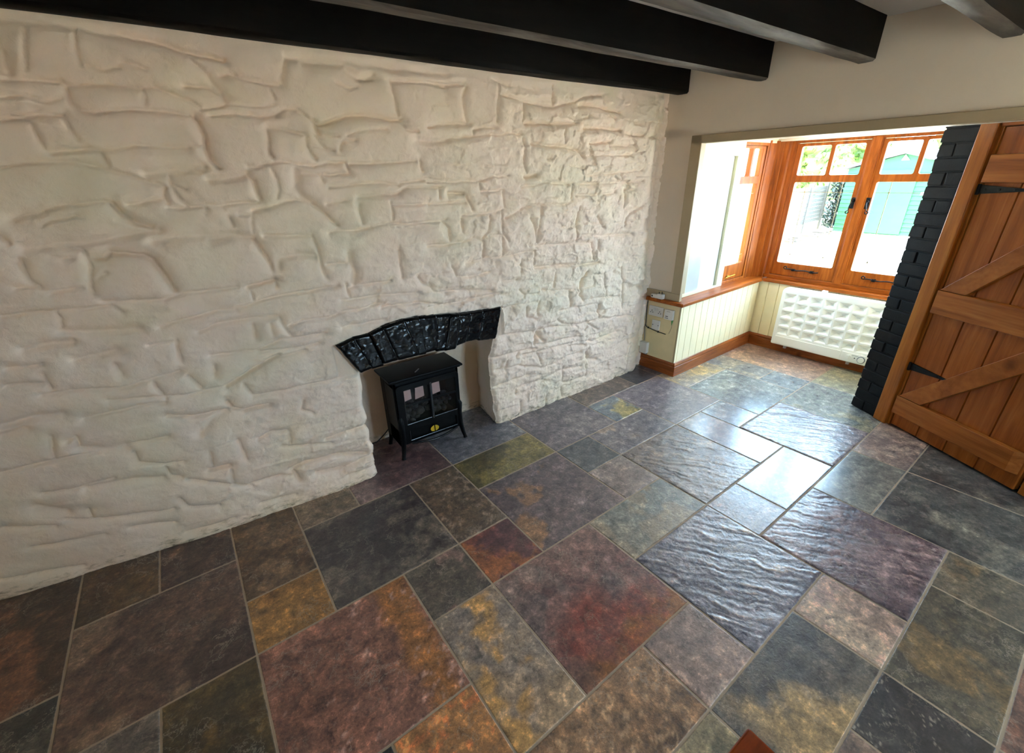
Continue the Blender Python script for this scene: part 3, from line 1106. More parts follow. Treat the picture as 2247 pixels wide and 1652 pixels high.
def groove_depth(X, Z):
    H = np.zeros_like(X)
    # the painter's thick coats leave wavering joints
    Xw = X + 0.006 * fbm(X * 14, Z * 14, 31, 3)
    Zw = Z + 0.006 * fbm(X * 14 + 40, Z * 14, 32, 3)
    xs = X[:, 0]; zs = Z[0, :]
    # plain courses carry on to the left, beyond the picture
    rs = random.Random(21); extra = []; z = .17
    while z < 2.05:
        hgt = rs.uniform(.15, .26)
        x1 = float(np.interp(z, [0, 2.1], [-1.18, -.50]))
        xs_ = np.linspace(-2.7, x1, 9)
        extra.append('n ' + ' '.join('%d,%d' % (x * 1000, (z + rs.uniform(-.02, .02)) * 1000) for x in xs_))
        x = -2.6 + rs.uniform(0, .3)
        while x < x1 - .05:
            extra.append('t %d,%d %d,%d' % (x * 1000, z * 1000 + 10, (x + rs.uniform(-.04, .04)) * 1000, (z + hgt) * 1000 - 10))
            x += rs.uniform(.22, .5)
        z += hgt
    for n, ln in enumerate(GROOVES.strip().split(';') + extra):
        k, *pts = ln.strip().split()
        pts = [tuple(int(c) / 1000 for c in p.split(',')) for p in pts]
        dep, sig, wide = {'n': (.0085, .0052, .020), 't': (.0055, .0045, .012), 's': (.009, .015, .035), 'd': (.0145, .0070, .026)}[k]
        for (x0, z0), (x1, z1) in zip(pts[:-1], pts[1:]):
            R = wide * 2.6
            a0, a1 = np.searchsorted(xs, [min(x0, x1) - R, max(x0, x1) + R])
            b0, b1 = np.searchsorted(zs, [min(z0, z1) - R, max(z0, z1) + R])
            if a1 <= a0 or b1 <= b0:
                continue
            sx, sz = Xw[a0:a1, b0:b1], Zw[a0:a1, b0:b1]
            dx, dz = x1 - x0, z1 - z0
            t = np.clip(((sx - x0) * dx + (sz - z0) * dz) / (dx * dx + dz * dz + 1e-9), 0, 1)
            d = np.hypot(sx - x0 - t * dx, sz - z0 - t * dz)
            g = dep * (0.62 * np.exp(-(d / sig) ** 2) + 0.38 * np.exp(-(d / wide) ** 2))
            H[a0:a1, b0:b1] = np.maximum(H[a0:a1, b0:b1], g)
    return H


def facets(X, Z, sx, sz, seed):
    """split stone: every cell a plane of its own height and tilt"""
    u = X / sx; v = Z / sz
    u = u + 0.5 * np.mod(np.floor(v), 2)
    iu, iv = np.floor(u), np.floor(v)

    def h(a, b, k):
        t = np.sin(a * 127.1 + b * 311.7 + (seed + k) * 74.7) * 43758.5453
        return t - np.floor(t)
    best = np.full_like(X, 9.0); out = np.zeros_like(X)
    for a in (-1, 0, 1):
        for b in (-1, 0, 1):
            cu, cv = iu + a, iv + b
            px, pz = cu + .15 + .7 * h(cu, cv, 0), cv + .15 + .7 * h(cu, cv, 1)
            du, dv = u - px, v - pz
            d = np.maximum(np.abs(du) * 1.0 + .35 * np.abs(dv), np.abs(dv) * 1.15 + .25 * np.abs(du))
            val = (h(cu, cv, 2) - .5) * 1.2 + (h(cu, cv, 3) - .5) * du * 1.5 + (h(cu, cv, 4) - .5) * dv * 1.5
            m = d < best
            best = np.where(m, d, best); out = np.where(m, val, out)
    return out


def build_stone_wall():
    step = 0.006
    xs = np.concatenate([np.arange(-2.72, -1.3, 0.010), np.arange(-1.3, 3.21, step)])
    zs = np.concatenate([np.arange(-0.01, 2.20, step), [2.26, 2.32, 2.38]])
    kl = int(np.argmin(abs(xs - .575))); kr = int(np.argmin(abs(xs - 1.475)))
    kt = int(np.argmin(abs(zs - .715)))
    X, Z = np.meshgrid(xs, zs, indexing='ij')
    low = 1 - smooth(.72, .95, Z)
    X = X + (np.interp(Z, JZ, JLX) - xs[kl]) * np.exp(-((X - xs[kl]) / .05) ** 2) * low
    X = X + (np.interp(Z, JRZ, JRX) - xs[kr]) * np.exp(-((X - xs[kr]) / .05) ** 2) * low
    g = groove_depth(X, Z)
    rug = smooth(-.2, 2.0, X + (0.9 - Z) * 0.8)                      # the right and lower stones are rougher
    big = fbm(X * 3.0, Z * 5.2, 11, 3)
    mid = fbm(X * 8, Z * 13, 12, 4, .55)
    fine = fbm(X * 26, Z * 34, 13, 4, .6)
    rid = 1 - np.abs(fbm(X * 11 + .5 * mid, Z * 17, 14, 4, .55)) * 2
    rug2 = 0.22 + 0.78 * rug
    wx, wz = X + .018 * mid + .01 * fine, Z + .014 * fbm(X * 9 + 5, Z * 9, 19, 3)
    F1 = facets(wx, wz, .17, .095, 41); F2 = facets(X + .012 * fine, Z + .012 * mid, .062, .040, 47)
    H = 0.014 * big + (0.004 + 0.005 * rug) * mid + 0.0034 * rug2 * fine + 0.004 * rug2 * rid + 0.0125 * rug2 ** 1.2 * F1 + 0.0055 * rug2 ** 1.2 * F2
    H = H - g * 2.6
    # smooth band under the beam where the plaster meets it, rounded edges at the hearth opening
    H = H * (1 - 0.8 * smooth(2.13, 2.17, Z))
    edge = np.minimum(np.abs(X - np.interp(Z, JZ, JLX)), np.abs(X - np.interp(Z, JRZ, JRX)))
    H = H - 0.020 * np.exp(-(edge / .016) ** 2) * low * (Z < .8)
    lint = (X > .47) & (X < 1.575) & (Z > .66) & (Z < np.interp(X, [.48, .66, .86, .96, 1.18, 1.42, 1.57], [.855, .885, .922, .925, .90, .875, .872]) - .004)
    H = np.where(lint, np.minimum(H, -.012), H)
    # the wall sweeps back into the corner
    back = 0.055 * smooth(3.02, 3.15, X) - 0.02 * np.exp(-((X - 2.95) / .09) ** 2) * smooth(.2, .6, Z)
    Y = wall_y(X, Z) - H + back
    P = np.stack([X, Y, Z], -1)
    keep = np.ones((len(xs) - 1, len(zs) - 1), bool)
    keep[kl:kr, :kt] = False
    o = grid_object('wall_back', P, M['stone'], keep)
    struct(o, 'cream painted rubble stone wall with fireplace opening')
    # hearth recess: side reveals, back, roof
    zz = zs[:kt + 1]
    D = np.linspace(0, 1, 26)

    def reveal(k, bx, seed):
        col = P[k, :kt + 1]
        d, z = np.meshgrid(D, zz, indexing='ij')
        y0 = np.tile(col[:, 1], (len(D), 1)); x0 = np.tile(col[:, 0], (len(D), 1))
        y = y0 + (2.69 - y0) * d
        x = x0 + (bx - x0) * smooth(0, 1, d) + 0.012 * fbm(y * 12, z * 12, seed, 4) * smooth(0, .12, d)
        return np.stack([x, y, z], -1)
    a = grid_object('reveal', reveal(kl, .52, 71), M['stone'], parent=o)
    b = grid_object('reveal', reveal(kr, 1.535, 72), M['stone'], parent=o, flip=True)
    x, z = np.meshgrid(np.linspace(.45, 1.62, 80), np.linspace(-.01, .80, 60), indexing='ij')
    y = 2.665 + 0.012 * fbm(x * 6, z * 6, 73, 4)
    grid_object('hearth_back', np.stack([x, y, z], -1), M['stone'], parent=o)
    MB().box(.40, 1.68, 2.42, 2.80, .765, .86).build('hearth_roof', M['stone'], o)
    MB().box(-2.9, .45, 2.70, 2.9, -.1, 2.5).build('wall_core', M['stone'], o)
    MB().box(1.62, 3.6, 2.70, 2.9, -.1, 2.5).build('wall_core', M['stone'], o)
    MB().box(.44, 1.63, 2.72, 2.9, -.1, 2.5).build('wall_core', M['stone'], o)
    return o


wall_back = build_stone_wall()


# ---------------------------------------------------------------- fireplace lintel of black voussoirs
def build_lintel():
    t = thing('fireplace_lintel', 'arched lintel of glossy black painted stones set in the cream wall above the stove', 'lintel', (1.02, 2.33, .68))
    top = [(.486, .858), (.580, .883), (.668, .886), (.744, .908), (.868, .926), (.967, .922), (1.083, .907), (1.178, .897), (1.240, .885), (1.318, .879), (1.416, .874), (1.556, .870)]
    bot = [(.583, .676), (.648, .686), (.716, .690), (.808, .692), (.938, .690), (.984, .688), (1.062, .688), (1.112, .684), (1.188, .680), (1.264, .692), (1.362, .684), (1.500, .664)]
    for i in range(len(top) - 1):
        a, b, c, d = [np.array(p) for p in (bot[i], bot[i + 1], top[i + 1], top[i])]
        gap = -0.0030
        nu, nv, nd = max(5, int(np.linalg.norm(c - d) / .006)), 36, 12
        rise = rng.uniform(-.004, .010); tilt = rng.uniform(-.10, .10)
        off = rng.uniform(-.008, .008)

        def pt(u, v, w):
            p = a * (1 - u) * (1 - v) + b * u * (1 - v) + c * u * v + d * (1 - u) * v
            p = p + np.array([(0.5 - u) * 2 * gap, off * (1 - v) * (0 if i in (0, 10) else 1)])
            e = min(u, 1 - u) * np.linalg.norm(c - d); ev = min(v, 1 - v) * .2
            y = float(wall_y(p[0], p[1])) - 0.024 - rise + tilt * (u - .5) * .05
            n1 = mnoise.fractal(Vector((p[0] * 20 + i * 7, p[1] * 26, i)), .8, 2.1, 5)
            n2 = mnoise.ridged_multi_fractal(Vector((p[0] * 34 + i, p[1] * 40, i * 3)), .9, 2.1, 4, 1.0, 2.0)
            y -= 0.0026 * n1 + 0.0016 * n2
            y += 0.009 * math.exp(-(e / .0042) ** 2) + 0.010 * math.exp(-(ev / .007) ** 2)
            p = p + 0.0035 * np.array([mnoise.noise(Vector((p[0] * 30, p[1] * 30, i))), mnoise.noise(Vector((p[1] * 30, p[0] * 30, i + 9)))]) * (0.3 if 0.02 < u < .98 else 1)
            return (p[0], y + w, p[1])
        mb = MB()
        g = {}

        def vid(u, v, w, key):
            if key not in g:
                g[key] = len(mb.v); mb.v.append(pt(u, v, w))
            return g[key]
        for x in range(nu):
            for z in range(nv):
                q = [(x, z), (x + 1, z), (x + 1, z + 1), (x, z + 1)]
                mb.f.append(tuple(vid(s / nu, r / nv, 0, (s, r, 0)) for s, r in q))
                mb.f.append(tuple(vid(s / nu, r / nv, .20, (s, r, 1)) for s, r in reversed(q)))
        ring = [(x, 0) for x in range(nu)] + [(nu, z) for z in range(nv)] + [(x, nv) for x in range(nu, 0, -1)] + [(0, z) for z in range(nv, 0, -1)]
        for k in range(len(ring)):
            p0, p1 = ring[k], ring[(k + 1) % len(ring)]
            mb.f.append((g[(*p1, 0)], g[(*p0, 0)], g[(*p0, 1)], g[(*p1, 1)]))
        mb.build('voussoir', M['lintel'], t, smooth_angle=50)


build_lintel()

# ---------------------------------------------------------------- ceiling, beams, outer shell
struct(MB().box(-2.9, 3.75, -2.7, 2.9, 2.37, 2.52).build('ceiling', M['ceiling']), 'white ceiling between dark beams')
BEAMS = [(2.300, 2.398, 'black ceiling beam tight against the stone wall', -.006),
         (1.742, 1.822, 'black ceiling beam second out from the stone wall', .0),
         (1.178, 1.262, 'black ceiling beam third out from the stone wall, with the palest underside', .004),
         (.628, .708, 'short visible end of a black ceiling beam in the top right corner', .0)]
for y0, y1, lab, tw in BEAMS:
    n = 60
    xs = np.linspace(-2.72, 3.215, n)
    mb = MB(); ring = 12
    vs = []
    for k, x in enumerate(xs):
        w = lambda s: 0.0045 * mnoise.noise(Vector((x * 1.9, y0 * 5, s))) + 0.0022 * mnoise.noise(Vector((x * 7, y0 * 5, s + 3)))
        r = .010
        sec = [(y0 + w(1), 2.39), (y0 + w(1), 2.30), (y0 + w(2), 2.20), (y0 + w(2), 2.175 + r), (y0 + r + w(2), 2.175 + w(3)),
               ((y0 + y1) / 2, 2.173 + w(4)), (y1 - r + w(5), 2.175 + w(6)), (y1 + w(5), 2.175 + r), (y1 + w(5), 2.25), (y1 + w(7), 2.39)]
        vs.append([(x, a, b) for a, b in sec])
    m = len(vs[0])
    mb.v = [p for s in vs for p in s]
    for k in range(n - 1):
        for q in range(m):
            q2 = (q + 1) % m
            mb.f.append((k * m + q, k * m + q2, (k + 1) * m + q2, (k + 1) * m + q))
    mb.f.append(tuple(range(m))); mb.f.append(tuple((n - 1) * m + q for q in range(m)))
    o = mb.build('ceiling_beam', M['beam'], smooth_angle=40)
    o.data.materials.append(M['beam_underside_lit'])
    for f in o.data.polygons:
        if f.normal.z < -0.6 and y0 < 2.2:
            f.material_index = 1  # downward faces take the colour with reflected light in it
    tag(o, lab, 'beam', 'black beams under the ceiling')

# walls out of the picture
wl = MB()
plate(wl, [(-2.75, -.1), (2.9, -.1), (2.9, 2.5), (-2.75, 2.5)], [[(-1.65, .55), (-.91, .55), (-.91, 1.75), (-1.65, 1.75)]], -2.95, -2.72, 'x')
struct(wl.build('wall_left', M['warm_wall']))
w5 = setting('fill_window_5', (-2.86, -1.28, .55), 'unseen white window behind the camera, added for fill light, facing the bay')  # window added out of view to bring in fill light
fb = MB()
plate(fb, [(-1.65, .55), (-.91, .55), (-.91, 1.75), (-1.65, 1.75)], [[(-1.59, .61), (-.97, .61), (-.97, 1.69), (-1.59, 1.69)]], -2.89, -2.83, 'x')
fb.build('window_frame', M['white'], w5)
MB().box(-2.863, -2.857, -1.59, -.97, .61, 1.69).build('pane', M['glass'], w5)
wf = MB()
plate(wf, [(-2.95, -.1), (3.9, -.1), (3.9, 2.5), (-2.95, 2.5)], [[(1.8, .60), (2.9, .60), (2.9, 1.80), (1.8, 1.80)]], -2.75, -2.55, 'y')
struct(wf.build('wall_front', M['warm_wall']))
w5 = setting('fill_window_3', (2.35, -2.66, .60), 'unseen white window behind the camera, added for fill light, facing the stone wall')  # another unseen opening, added to brighten the stone wall
fb = MB()
plate(fb, [(1.8, .60), (2.9, .60), (2.9, 1.80), (1.8, 1.80)], [[(1.86, .66), (2.32, .66), (2.32, 1.74), (1.86, 1.74)], [(2.38, .66), (2.84, .66), (2.84, 1.74), (2.38, 1.74)]], -2.69, -2.63, 'y')
fb.build('window_frame', M['white'], w5)
MB().box(1.86, 2.84, -2.663, -2.657, .66, 1.74).build('pane', M['glass'], w5)
w3 = setting('fill_window_3', (-2.86, -1.45, .52), 'unseen white window behind the camera, added for fill light')  # unseen frame and pane on the left wall, added for fill light
fb = MB()
plate(fb, [(-1.75, .52), (-1.15, .52), (-1.15, 1.55), (-1.75, 1.55)], [[(-1.69, .58), (-1.21, .58), (-1.21, 1.49), (-1.69, 1.49)]], -2.89, -2.83, 'x')
fb.build('window_frame', M['white'], w3)
MB().box(-2.863, -2.857, -1.69, -1.21, .58, 1.49).build('pane', M['glass'], w3)

# right hand wall: plaster above the header, pier on the left of the bay
wr = MB()
wr.box(.012, .30, -4.9, .60, 1.897, 2.5)
wr.box(.012, .40, .13, .60, .672, 1.95)
wr.box(.045, .30, -4.9, -2.22, -.1, 1.95)
wall_right = wr.build('wall_right', M['plaster'], fr=BAY)
struct(wall_right, 'warm white plaster wall above the bay window')
MB().box(.02, .40, .05, .60, -.1, .645).build('pier_base', M['cream_end'], wall_right, fr=BAY)
MB().box(.012, .02, .022, .60, .10, .645).build('end_panel', M['cream_end'], wall_right, fr=BAY)

# taupe architrave round the bay opening
t1 = MB()
t1.box(-.006, .06, .042, .127, .735, 1.899)
t1.box(-.006, .06, -4.9, .127, 1.845, 1.899)
t1.box(-.006, .03, .042, .40, .672, .735)
struct(t1.build('trim_1', M['taupe'], fr=BAY, bevel=.004), 'taupe painted frame round the bay opening')
t2 = MB()
t2.box(.06, .125, -2.6, .05, 1.845, 1.90)
t2.box(.125, .20, -2.6, .14, 1.880, 1.95)
struct(t2.build('trim_2', M['white'], fr=BAY, bevel=.003), 'white lining under the header')

# bay ceiling, outer masonry of the bay
bs = MB()
bs.box(.10, 1.62, -2.6, .42, 1.950, 2.06)
struct(bs.build('ceiling_bay', M['ceiling'], fr=BAY))
bw = MB()
bw.box(1.372, 1.55, -1.34, .20, -.1, .664)                 # under the front window
bw.box(.38, 1.372, .03, .20, -.1, .645)                    # under the side window
bw.box(1.44, 1.55, -1.34, .20, 1.895, 1.96)
bw.box(.62, 1.48, .115, .20, 1.880, 1.96)
plate(bw, [(.62, -.1), (1.55, -.1), (1.55, 1.96), (.62, 1.96)], [[(.70, .69), (1.41, .69), (1.41, 1.87), (.70, 1.87)]], -1.36, -1.235, 'y')   # right cheek of the bay
struct(bw.build('wall_bay', M['cream'], fr=BAY))


# tongue and groove boarding below the sills
def boarding(name, lines, end, z0, z1a, z1b, axis):
    """V-grooved boards; lines: positions of the grooves"""
    mb = MB(); prof = []
    pts = [lines[0] - .12] + list(lines) + [end]
    d = .0080; w = .0040
    out = [(0.012 if lines[0] > 0 else pts[0], 0)]
    for g in lines:
        out += [(g - w, 0), (g, d), (g + w, 0)]
    out.append((end, 0))
    for k in range(len(out) - 1):
        (a, da), (b, db) = out[k], out[k + 1]
        za = z1a + (z1b - z1a) * a / max(end, .001); zb = z1a + (z1b - z1a) * b / max(end, .001)
        if axis == 'x':
            mb.hexa([(a, .020 + da, z0), (b, .020 + db, z0), (b, .035, z0), (a, .035, z0), (a, .020 + da, za), (b, .020 + db, zb), (b, .035, zb), (a, .035, za)])
        else:
            mb.hexa([(1.360 + da, -a, z0), (1.360 + db, -b, z0), (1.378, -b, z0), (1.378, -a, z0), (1.360 + da, -a, za), (1.360 + db, -b, zb), (1.378, -b, zb), (1.378, -a, za)])
    return mb.build(name, M['cream'], fr=BAY)


struct(boarding('trim_3', [.043, .134, .234, .338, .440, .544, .648, .748, .846, .945, 1.045, 1.145, 1.245], 1.362, .10, .640, .660, 'x'),
       'cream tongue and groove boarding on the left cheek of the bay')
struct(boarding('trim_4', [-.0001 + k * .1 + .074 for k in range(12)], 1.235, .10, .664, .664, 'y'),
       'cream tongue and groove boarding behind the heater')


# skirtings with a moulded top
def skirt(name, mat, p0, p1, inward, fr, cut0=0, cut1=0):
    prof = [(0, 0), (.0185, 0), (.0185, .083), (.0165, .087), (.0135, .089), (.0165, .093), (.0165, .108), (.012, .114), (.007, .121), (0, .124)]
    a, b = Vector(p0), Vector(p1)
    d = (b - a).normalized(); n = Vector(inward)
    mb = MB(); m = len(prof)
    vs = [a + n * o + d * (cut0 * o) + Vector((0, 0, h)) for o, h in prof] + [b + n * o + d * (cut1 * o) + Vector((0, 0, h)) for o, h in prof]
    fs = [tuple(range(m)), tuple(range(2 * m - 1, m - 1, -1))] + [(k, (k + 1) % m, m + (k + 1) % m, m + k) for k in range(m)]
    mb.add(vs, fs)
    return struct(mb.build(name, mat, fr=fr))


skirt('baseboard_left', M['skirt_x'], (.0185, .0185, 0), (1.362, .0185, 0), (0, -1, 0), BAY, -1, -1)
skirt('baseboard_bay', M['skirt_y'], (1.362, .0185, 0), (1.362, -1.235, 0), (-1, 0, 0), BAY, 1, 0)
skirt('baseboard_end', M['skirt_y'], (.0185, .42, 0), (.0185, .0185, 0), (-1, 0, 0), BAY, 0, 1)

# sills: one board along the left cheek (it rises a little), one under the front window
sm = MB()
r0 = lambda x: .672 + .0128 * x
for xa, xb, ya, yb in ((-.042, 1.335, -.018, .20), (-.042, .0, .20, .345)):
    sm.hexa([(xa, ya, r0(xa) - .03), (xb, ya, r0(xb) - .03), (xb, yb, r0(xb) - .03), (xa, yb, r0(xa) - .03),
             (xa, ya, r0(xa)), (xb, ya, r0(xb)), (xb, yb, r0(xb)), (xa, yb, r0(xa))])
struct(sm.build('trim_5', M['oak_x'], fr=BAY, bevel=.005), 'varnished sill board along the left cheek')
sf = MB().prism([(1.335, -.018), (1.52, -.018), (1.52, -1.235), (1.335, -1.235)], .659, .689)
sf.prism([(1.335, .0), (1.52, .0), (1.52, .20), (1.335, .20)], .659, .6885)
struct(sf.build('trim_6', M['oak_y'], fr=BAY, bevel=.005), 'varnished sill board above the heater')

# painted panel between the opening and the side window
pm = MB()
plate(pm, [(.06, .672), (.776, .681), (.776, 1.879), (.06, 1.879)], [[(.170, .695), (.677, .700), (.677, 1.772), (.170, 1.772)]], .105, .137, 'y')
pm.box(.06, .776, .137, .15, .672, 1.879)
t7 = struct(pm.build('trim_7', M['panel'], fr=BAY, bevel=.003), 'pale cream panel beside the side window')
MB().box(.172, .668, .130, .136, .697, 1.770).build('inset_panel', M['panel_white'], t7, BAY)
# white fascia and curtain rail over the front window
struct(MB().box(1.36, 1.445, -1.235, .15, 1.892, 1.955).build('trim_8', M['white'], fr=BAY), 'white fascia above the front window')
cr_ = thing('curtain_rail', 'white curtain rail across the head of the front window', 'curtain rail', bay_pt(1.30, -.55, 1.925))
MB().box(1.290, 1.312, -.82, .10, 1.918, 1.938).build('track', M['white'], cr_, BAY, bevel=.003)
MB().box(1.268, 1.290, -1.23, -.70, 1.916, 1.942).build('track', M['white'], cr_, BAY, bevel=.003)
for y in (-.02, -.45, -.95):
    MB().box(1.295, 1.365, y - .008, y + .008, 1.930, 1.945).build('bracket', M['white'], cr_, BAY)


# ---------------------------------------------------------------- front bay window
def bay_loc(x, y, z):
    return tuple(bay_pt(x, y, z))


def monkey_tail(mb, cx, cz, y, s=1, side=1):
    """curled handle hanging down in the plane x = const: y -> along the window, z up"""
    pts = []
    for k in range(12):
        t = k / 11
        pts.append((cx - .012 - .014 * math.sin(t * 3.0), y + side * .014 * math.sin(t * 2.2) * t, cz - .070 * t))
    x0, y0, z0 = pts[-1]
    for k in range(1, 15):
        a = k / 14 * 5.2
        r = .0165 * (1 - k / 24)
        pts.append((x0, y0 + side * (r * math.sin(a) - 0.0) + side * .004, z0 - .004 + r * (1 - math.cos(a)) * -1 + r * 0 + .0))
    rad = [.0042 + .0022 * math.sin(min(1, k / 8) * math.pi) for k in range(len(pts))]
    mb.tube(pts, rad, 8)


win1 = setting('window_1', bay_loc(1.43, -.62, .689), 'varnished wood casement window at the front of the bay')
fm = MB()
Y0, Y1, Z0, Z1 = .035, -1.235, .689, 1.895
plate(fm, [(Y1, Z0), (Y0, Z0), (Y0, Z1), (Y1, Z1)],
      [[(-.578, .722), (-.030, .722), (-.030, 1.872), (-.578, 1.872)], [(-1.205, .722), (-.657, .722), (-.657, 1.872), (-1.205, 1.872)]], 1.415, 1.475, 'x')
fm.build('window_frame', M['oak_z'], win1, BAY, bevel=.004)
MB().box(1.408, 1.42, -.648, -.587, .70, 1.892).build('mullion', M['oak_z'], win1, BAY, bevel=.004)
MB().box(1.402, 1.475, -1.235, .035, .689, .724).build('bottom_rail', M['oak_y'], win1, BAY, bevel=.004)
for side in (0, 1):
    mir = (lambda y: y) if side == 0 else (lambda y: -1.235 - y)
    lo = lambda a, b: (min(mir(a), mir(b)), max(mir(a), mir(b)))
    cm = MB()
    outer = [(lo(-.026, -.582)[0], .726), (lo(-.026, -.582)[1], .726), (lo(-.026, -.582)[1], 1.869), (lo(-.026, -.582)[0], 1.869)]
    holes = []
    for a, b, za, zb in ((-.074, -.545, .845, 1.556), (-.074, -.302, 1.612, 1.845), (-.333, -.547, 1.612, 1.845)):
        ya, yb = lo(a, b)
        holes.append(rounded(ya, yb, za, zb, .013))
    plate(cm, outer, holes, 1.424, 1.466, 'x')
    cas = cm.build('casement', M['oak_z'], win1, BAY, bevel=.003)
    ya, yb = lo(-.060, -.560)
    MB().box(1.444, 1.448, ya, yb, .835, 1.85).build('pane', M['glass'], cas, BAY)
    ld = MB()
    for yy in (-.074 - .096, -.545 + .096):
        ld.box(1.4415, 1.4435, mir(yy) - .0022, mir(yy) + .0022, .84, 1.558)
        for zz in (.925, 1.475):
            ld.prism([(mir(yy) - .009, zz), (mir(yy), zz - .009), (mir(yy) + .009, zz), (mir(yy), zz + .009)], 1.4405, 1.4435, 'x')
    for zz in (.925, 1.475):
        ld.box(1.4418, 1.4433, lo(-.074, -.545)[0], lo(-.074, -.545)[1], zz - .0018, zz + .0018)
    ld.build('leading', M['lead'], cas, BAY)
    hm = MB()
    hy = mir(-.566)
    hm.prism(rounded(hy - .014, hy + .014, 1.350, 1.438, .005), 1.416, 1.424, 'x')
    hm.disc((1.416, hy, 1.408), 'x', .010, -.016, 14)
    monkey_tail(hm, 1.412, 1.408, hy, side=1 if side == 0 else -1)
    hm.build('handle', M['iron'], cas, BAY, smooth_angle=40)
    st = MB()
    ys = [(-.17, -.455), (-.80, -1.10)][side]
    n = 14
    pts = [(1.404, ys[0] + (ys[1] - ys[0]) * k / (n - 1), .792 + .004 * math.sin(k)) for k in range(n)]
    curl = [(1.404, ys[0] + .012 * math.cos(a) - .0, .804 + .012 * math.sin(a)) for a in [math.radians(q) for q in (200, 150, 100, 50, 0, -50, -90)]]
    st.tube(curl + pts[1:], [.0045] * len(curl) + [.005] * (n - 1), 8)
    for yy in (ys[0] * .75 + ys[1] * .25, ys[0] * .2 + ys[1] * .8):
        st.box(1.400, 1.424, yy - .012, yy + .012, .780, .800)
    st.build('stay', M['iron'], cas, BAY, smooth_angle=40)

# corner post between the two windows
cp = MB()
cp.prism([(1.215, .170), (1.215, .112), (1.233, .104), (1.245, .112), (1.250, .128), (1.262, .132), (1.272, .122), (1.284, .130), (1.350, .112), (1.366, .080),
          (1.378, .060), (1.388, .062), (1.396, .022), (1.414, .010), (1.424, .020), (1.475, .020), (1.475, .170)], .676, 1.90)
struct(cp.build('trim_9', M['oak_z'], fr=BAY, bevel=.002), 'moulded corner post between the two bay windows')

# side window of the bay
win2 = setting('window_2', bay_loc(.97, .135, .69), 'varnished wood side window of the bay')
fm = MB()
plate(fm, [(.735, .680), (1.219, .687), (1.219, 1.882), (.735, 1.882)], [[(.776, .712), (1.186, .712), (1.186, 1.857), (.776, 1.857)]], .115, .170, 'y')
fm.build('window_frame', M['oak_z'], win2, BAY, bevel=.004)
cm = MB()
plate(cm, [(.772, .715), (1.182, .715), (1.182, 1.854), (.772, 1.854)],
      [rounded(.805, 1.133, .853, 1.553, .012), rounded(.805, .948, 1.614, 1.834, .012), rounded(.979, 1.133, 1.614, 1.834, .012)], .123, .163, 'y')
cas = cm.build('casement', M['oak_z'], win2, BAY, bevel=.003)
MB().box(.792, 1.146, .141, .145, .841, 1.846).build('pane', M['glass'], cas, BAY)
ld = MB()
for xx in (.885, 1.054):
    ld.box(xx - .002, xx + .002, .1385, .1405, .853, 1.553)
for zz in (.930, 1.469):
    ld.box(.805, 1.133, .1387, .1403, zz - .0018, zz + .0018)
ld.build('leading', M['lead'], cas, BAY)
hw = MB()
hw.tube([(.838, .113, .738), (.843, .105, .744), (.86, .105, .748), (1.00, .105, .752)], .004, 8)
hw.box(.88, .90, .107, .125, .744, .758)
hw.build('stay', M['brass'], cas, BAY)

# unseen window in the other cheek, behind the pillar, added for more daylight
win4 = setting('fill_window_4', bay_loc(1.05, -1.30, .69), 'unseen varnished wood side window added in the right cheek of the bay for daylight')
fm = MB()
plate(fm, [(.70, .69), (1.41, .69), (1.41, 1.87), (.70, 1.87)], [rounded(.76, 1.35, .80, 1.556, .012), rounded(.76, 1.04, 1.615, 1.81, .012), rounded(1.07, 1.35, 1.615, 1.81, .012)], -1.32, -1.26, 'y')
fm.build('window_frame', M['oak_z'], win4, BAY, bevel=.004)
MB().box(.75, 1.36, -1.292, -1.288, .79, 1.82).build('pane', M['glass'], win4, BAY)

# ---------------------------------------------------------------- black brick pillar
pb = MB()
ch, hgt = 25, .0775
rb = random.Random(5)
for c in range(ch):
    z0, z1 = c * hgt + .004, (c + 1) * hgt - .004
    cuts = [(.0, .196)] if c % 2 else [(.0, .092), (.102, .196)]
    for s0, s1 in cuts:
        j = lambda: rb.uniform(-.0035, .0035)
        n1 = j() * .8
        pb.hexa([(s0 + j(), -.30, z0 + j() * .5), (s1 + j(), -.30, z0), (s1 + j() * .6, n1, z0 + j() * .4), (s0 + j(), n1, z0 + j() * .4),
                 (s0 + j(), -.30, z1), (s1 + j(), -.30, z1), (s1 + j() * .6, n1, z1 + j() * .4), (s0 + j(), n1, z1 + j() * .4)])
pil = pb.build('wall_pillar', M['brick'], fr=DOOR, bevel=.005)
struct(pil, 'black painted brick pillar beside the door')
MB().box(.005, .196, -.30, -.007, 0, 1.95).build('mortar', M['brick'], pil, DOOR)
struct(MB().box(.14, 1.30, -.26, -.12, -.05, 1.97).build('wall_porch', M['plaster'], fr=DOOR))

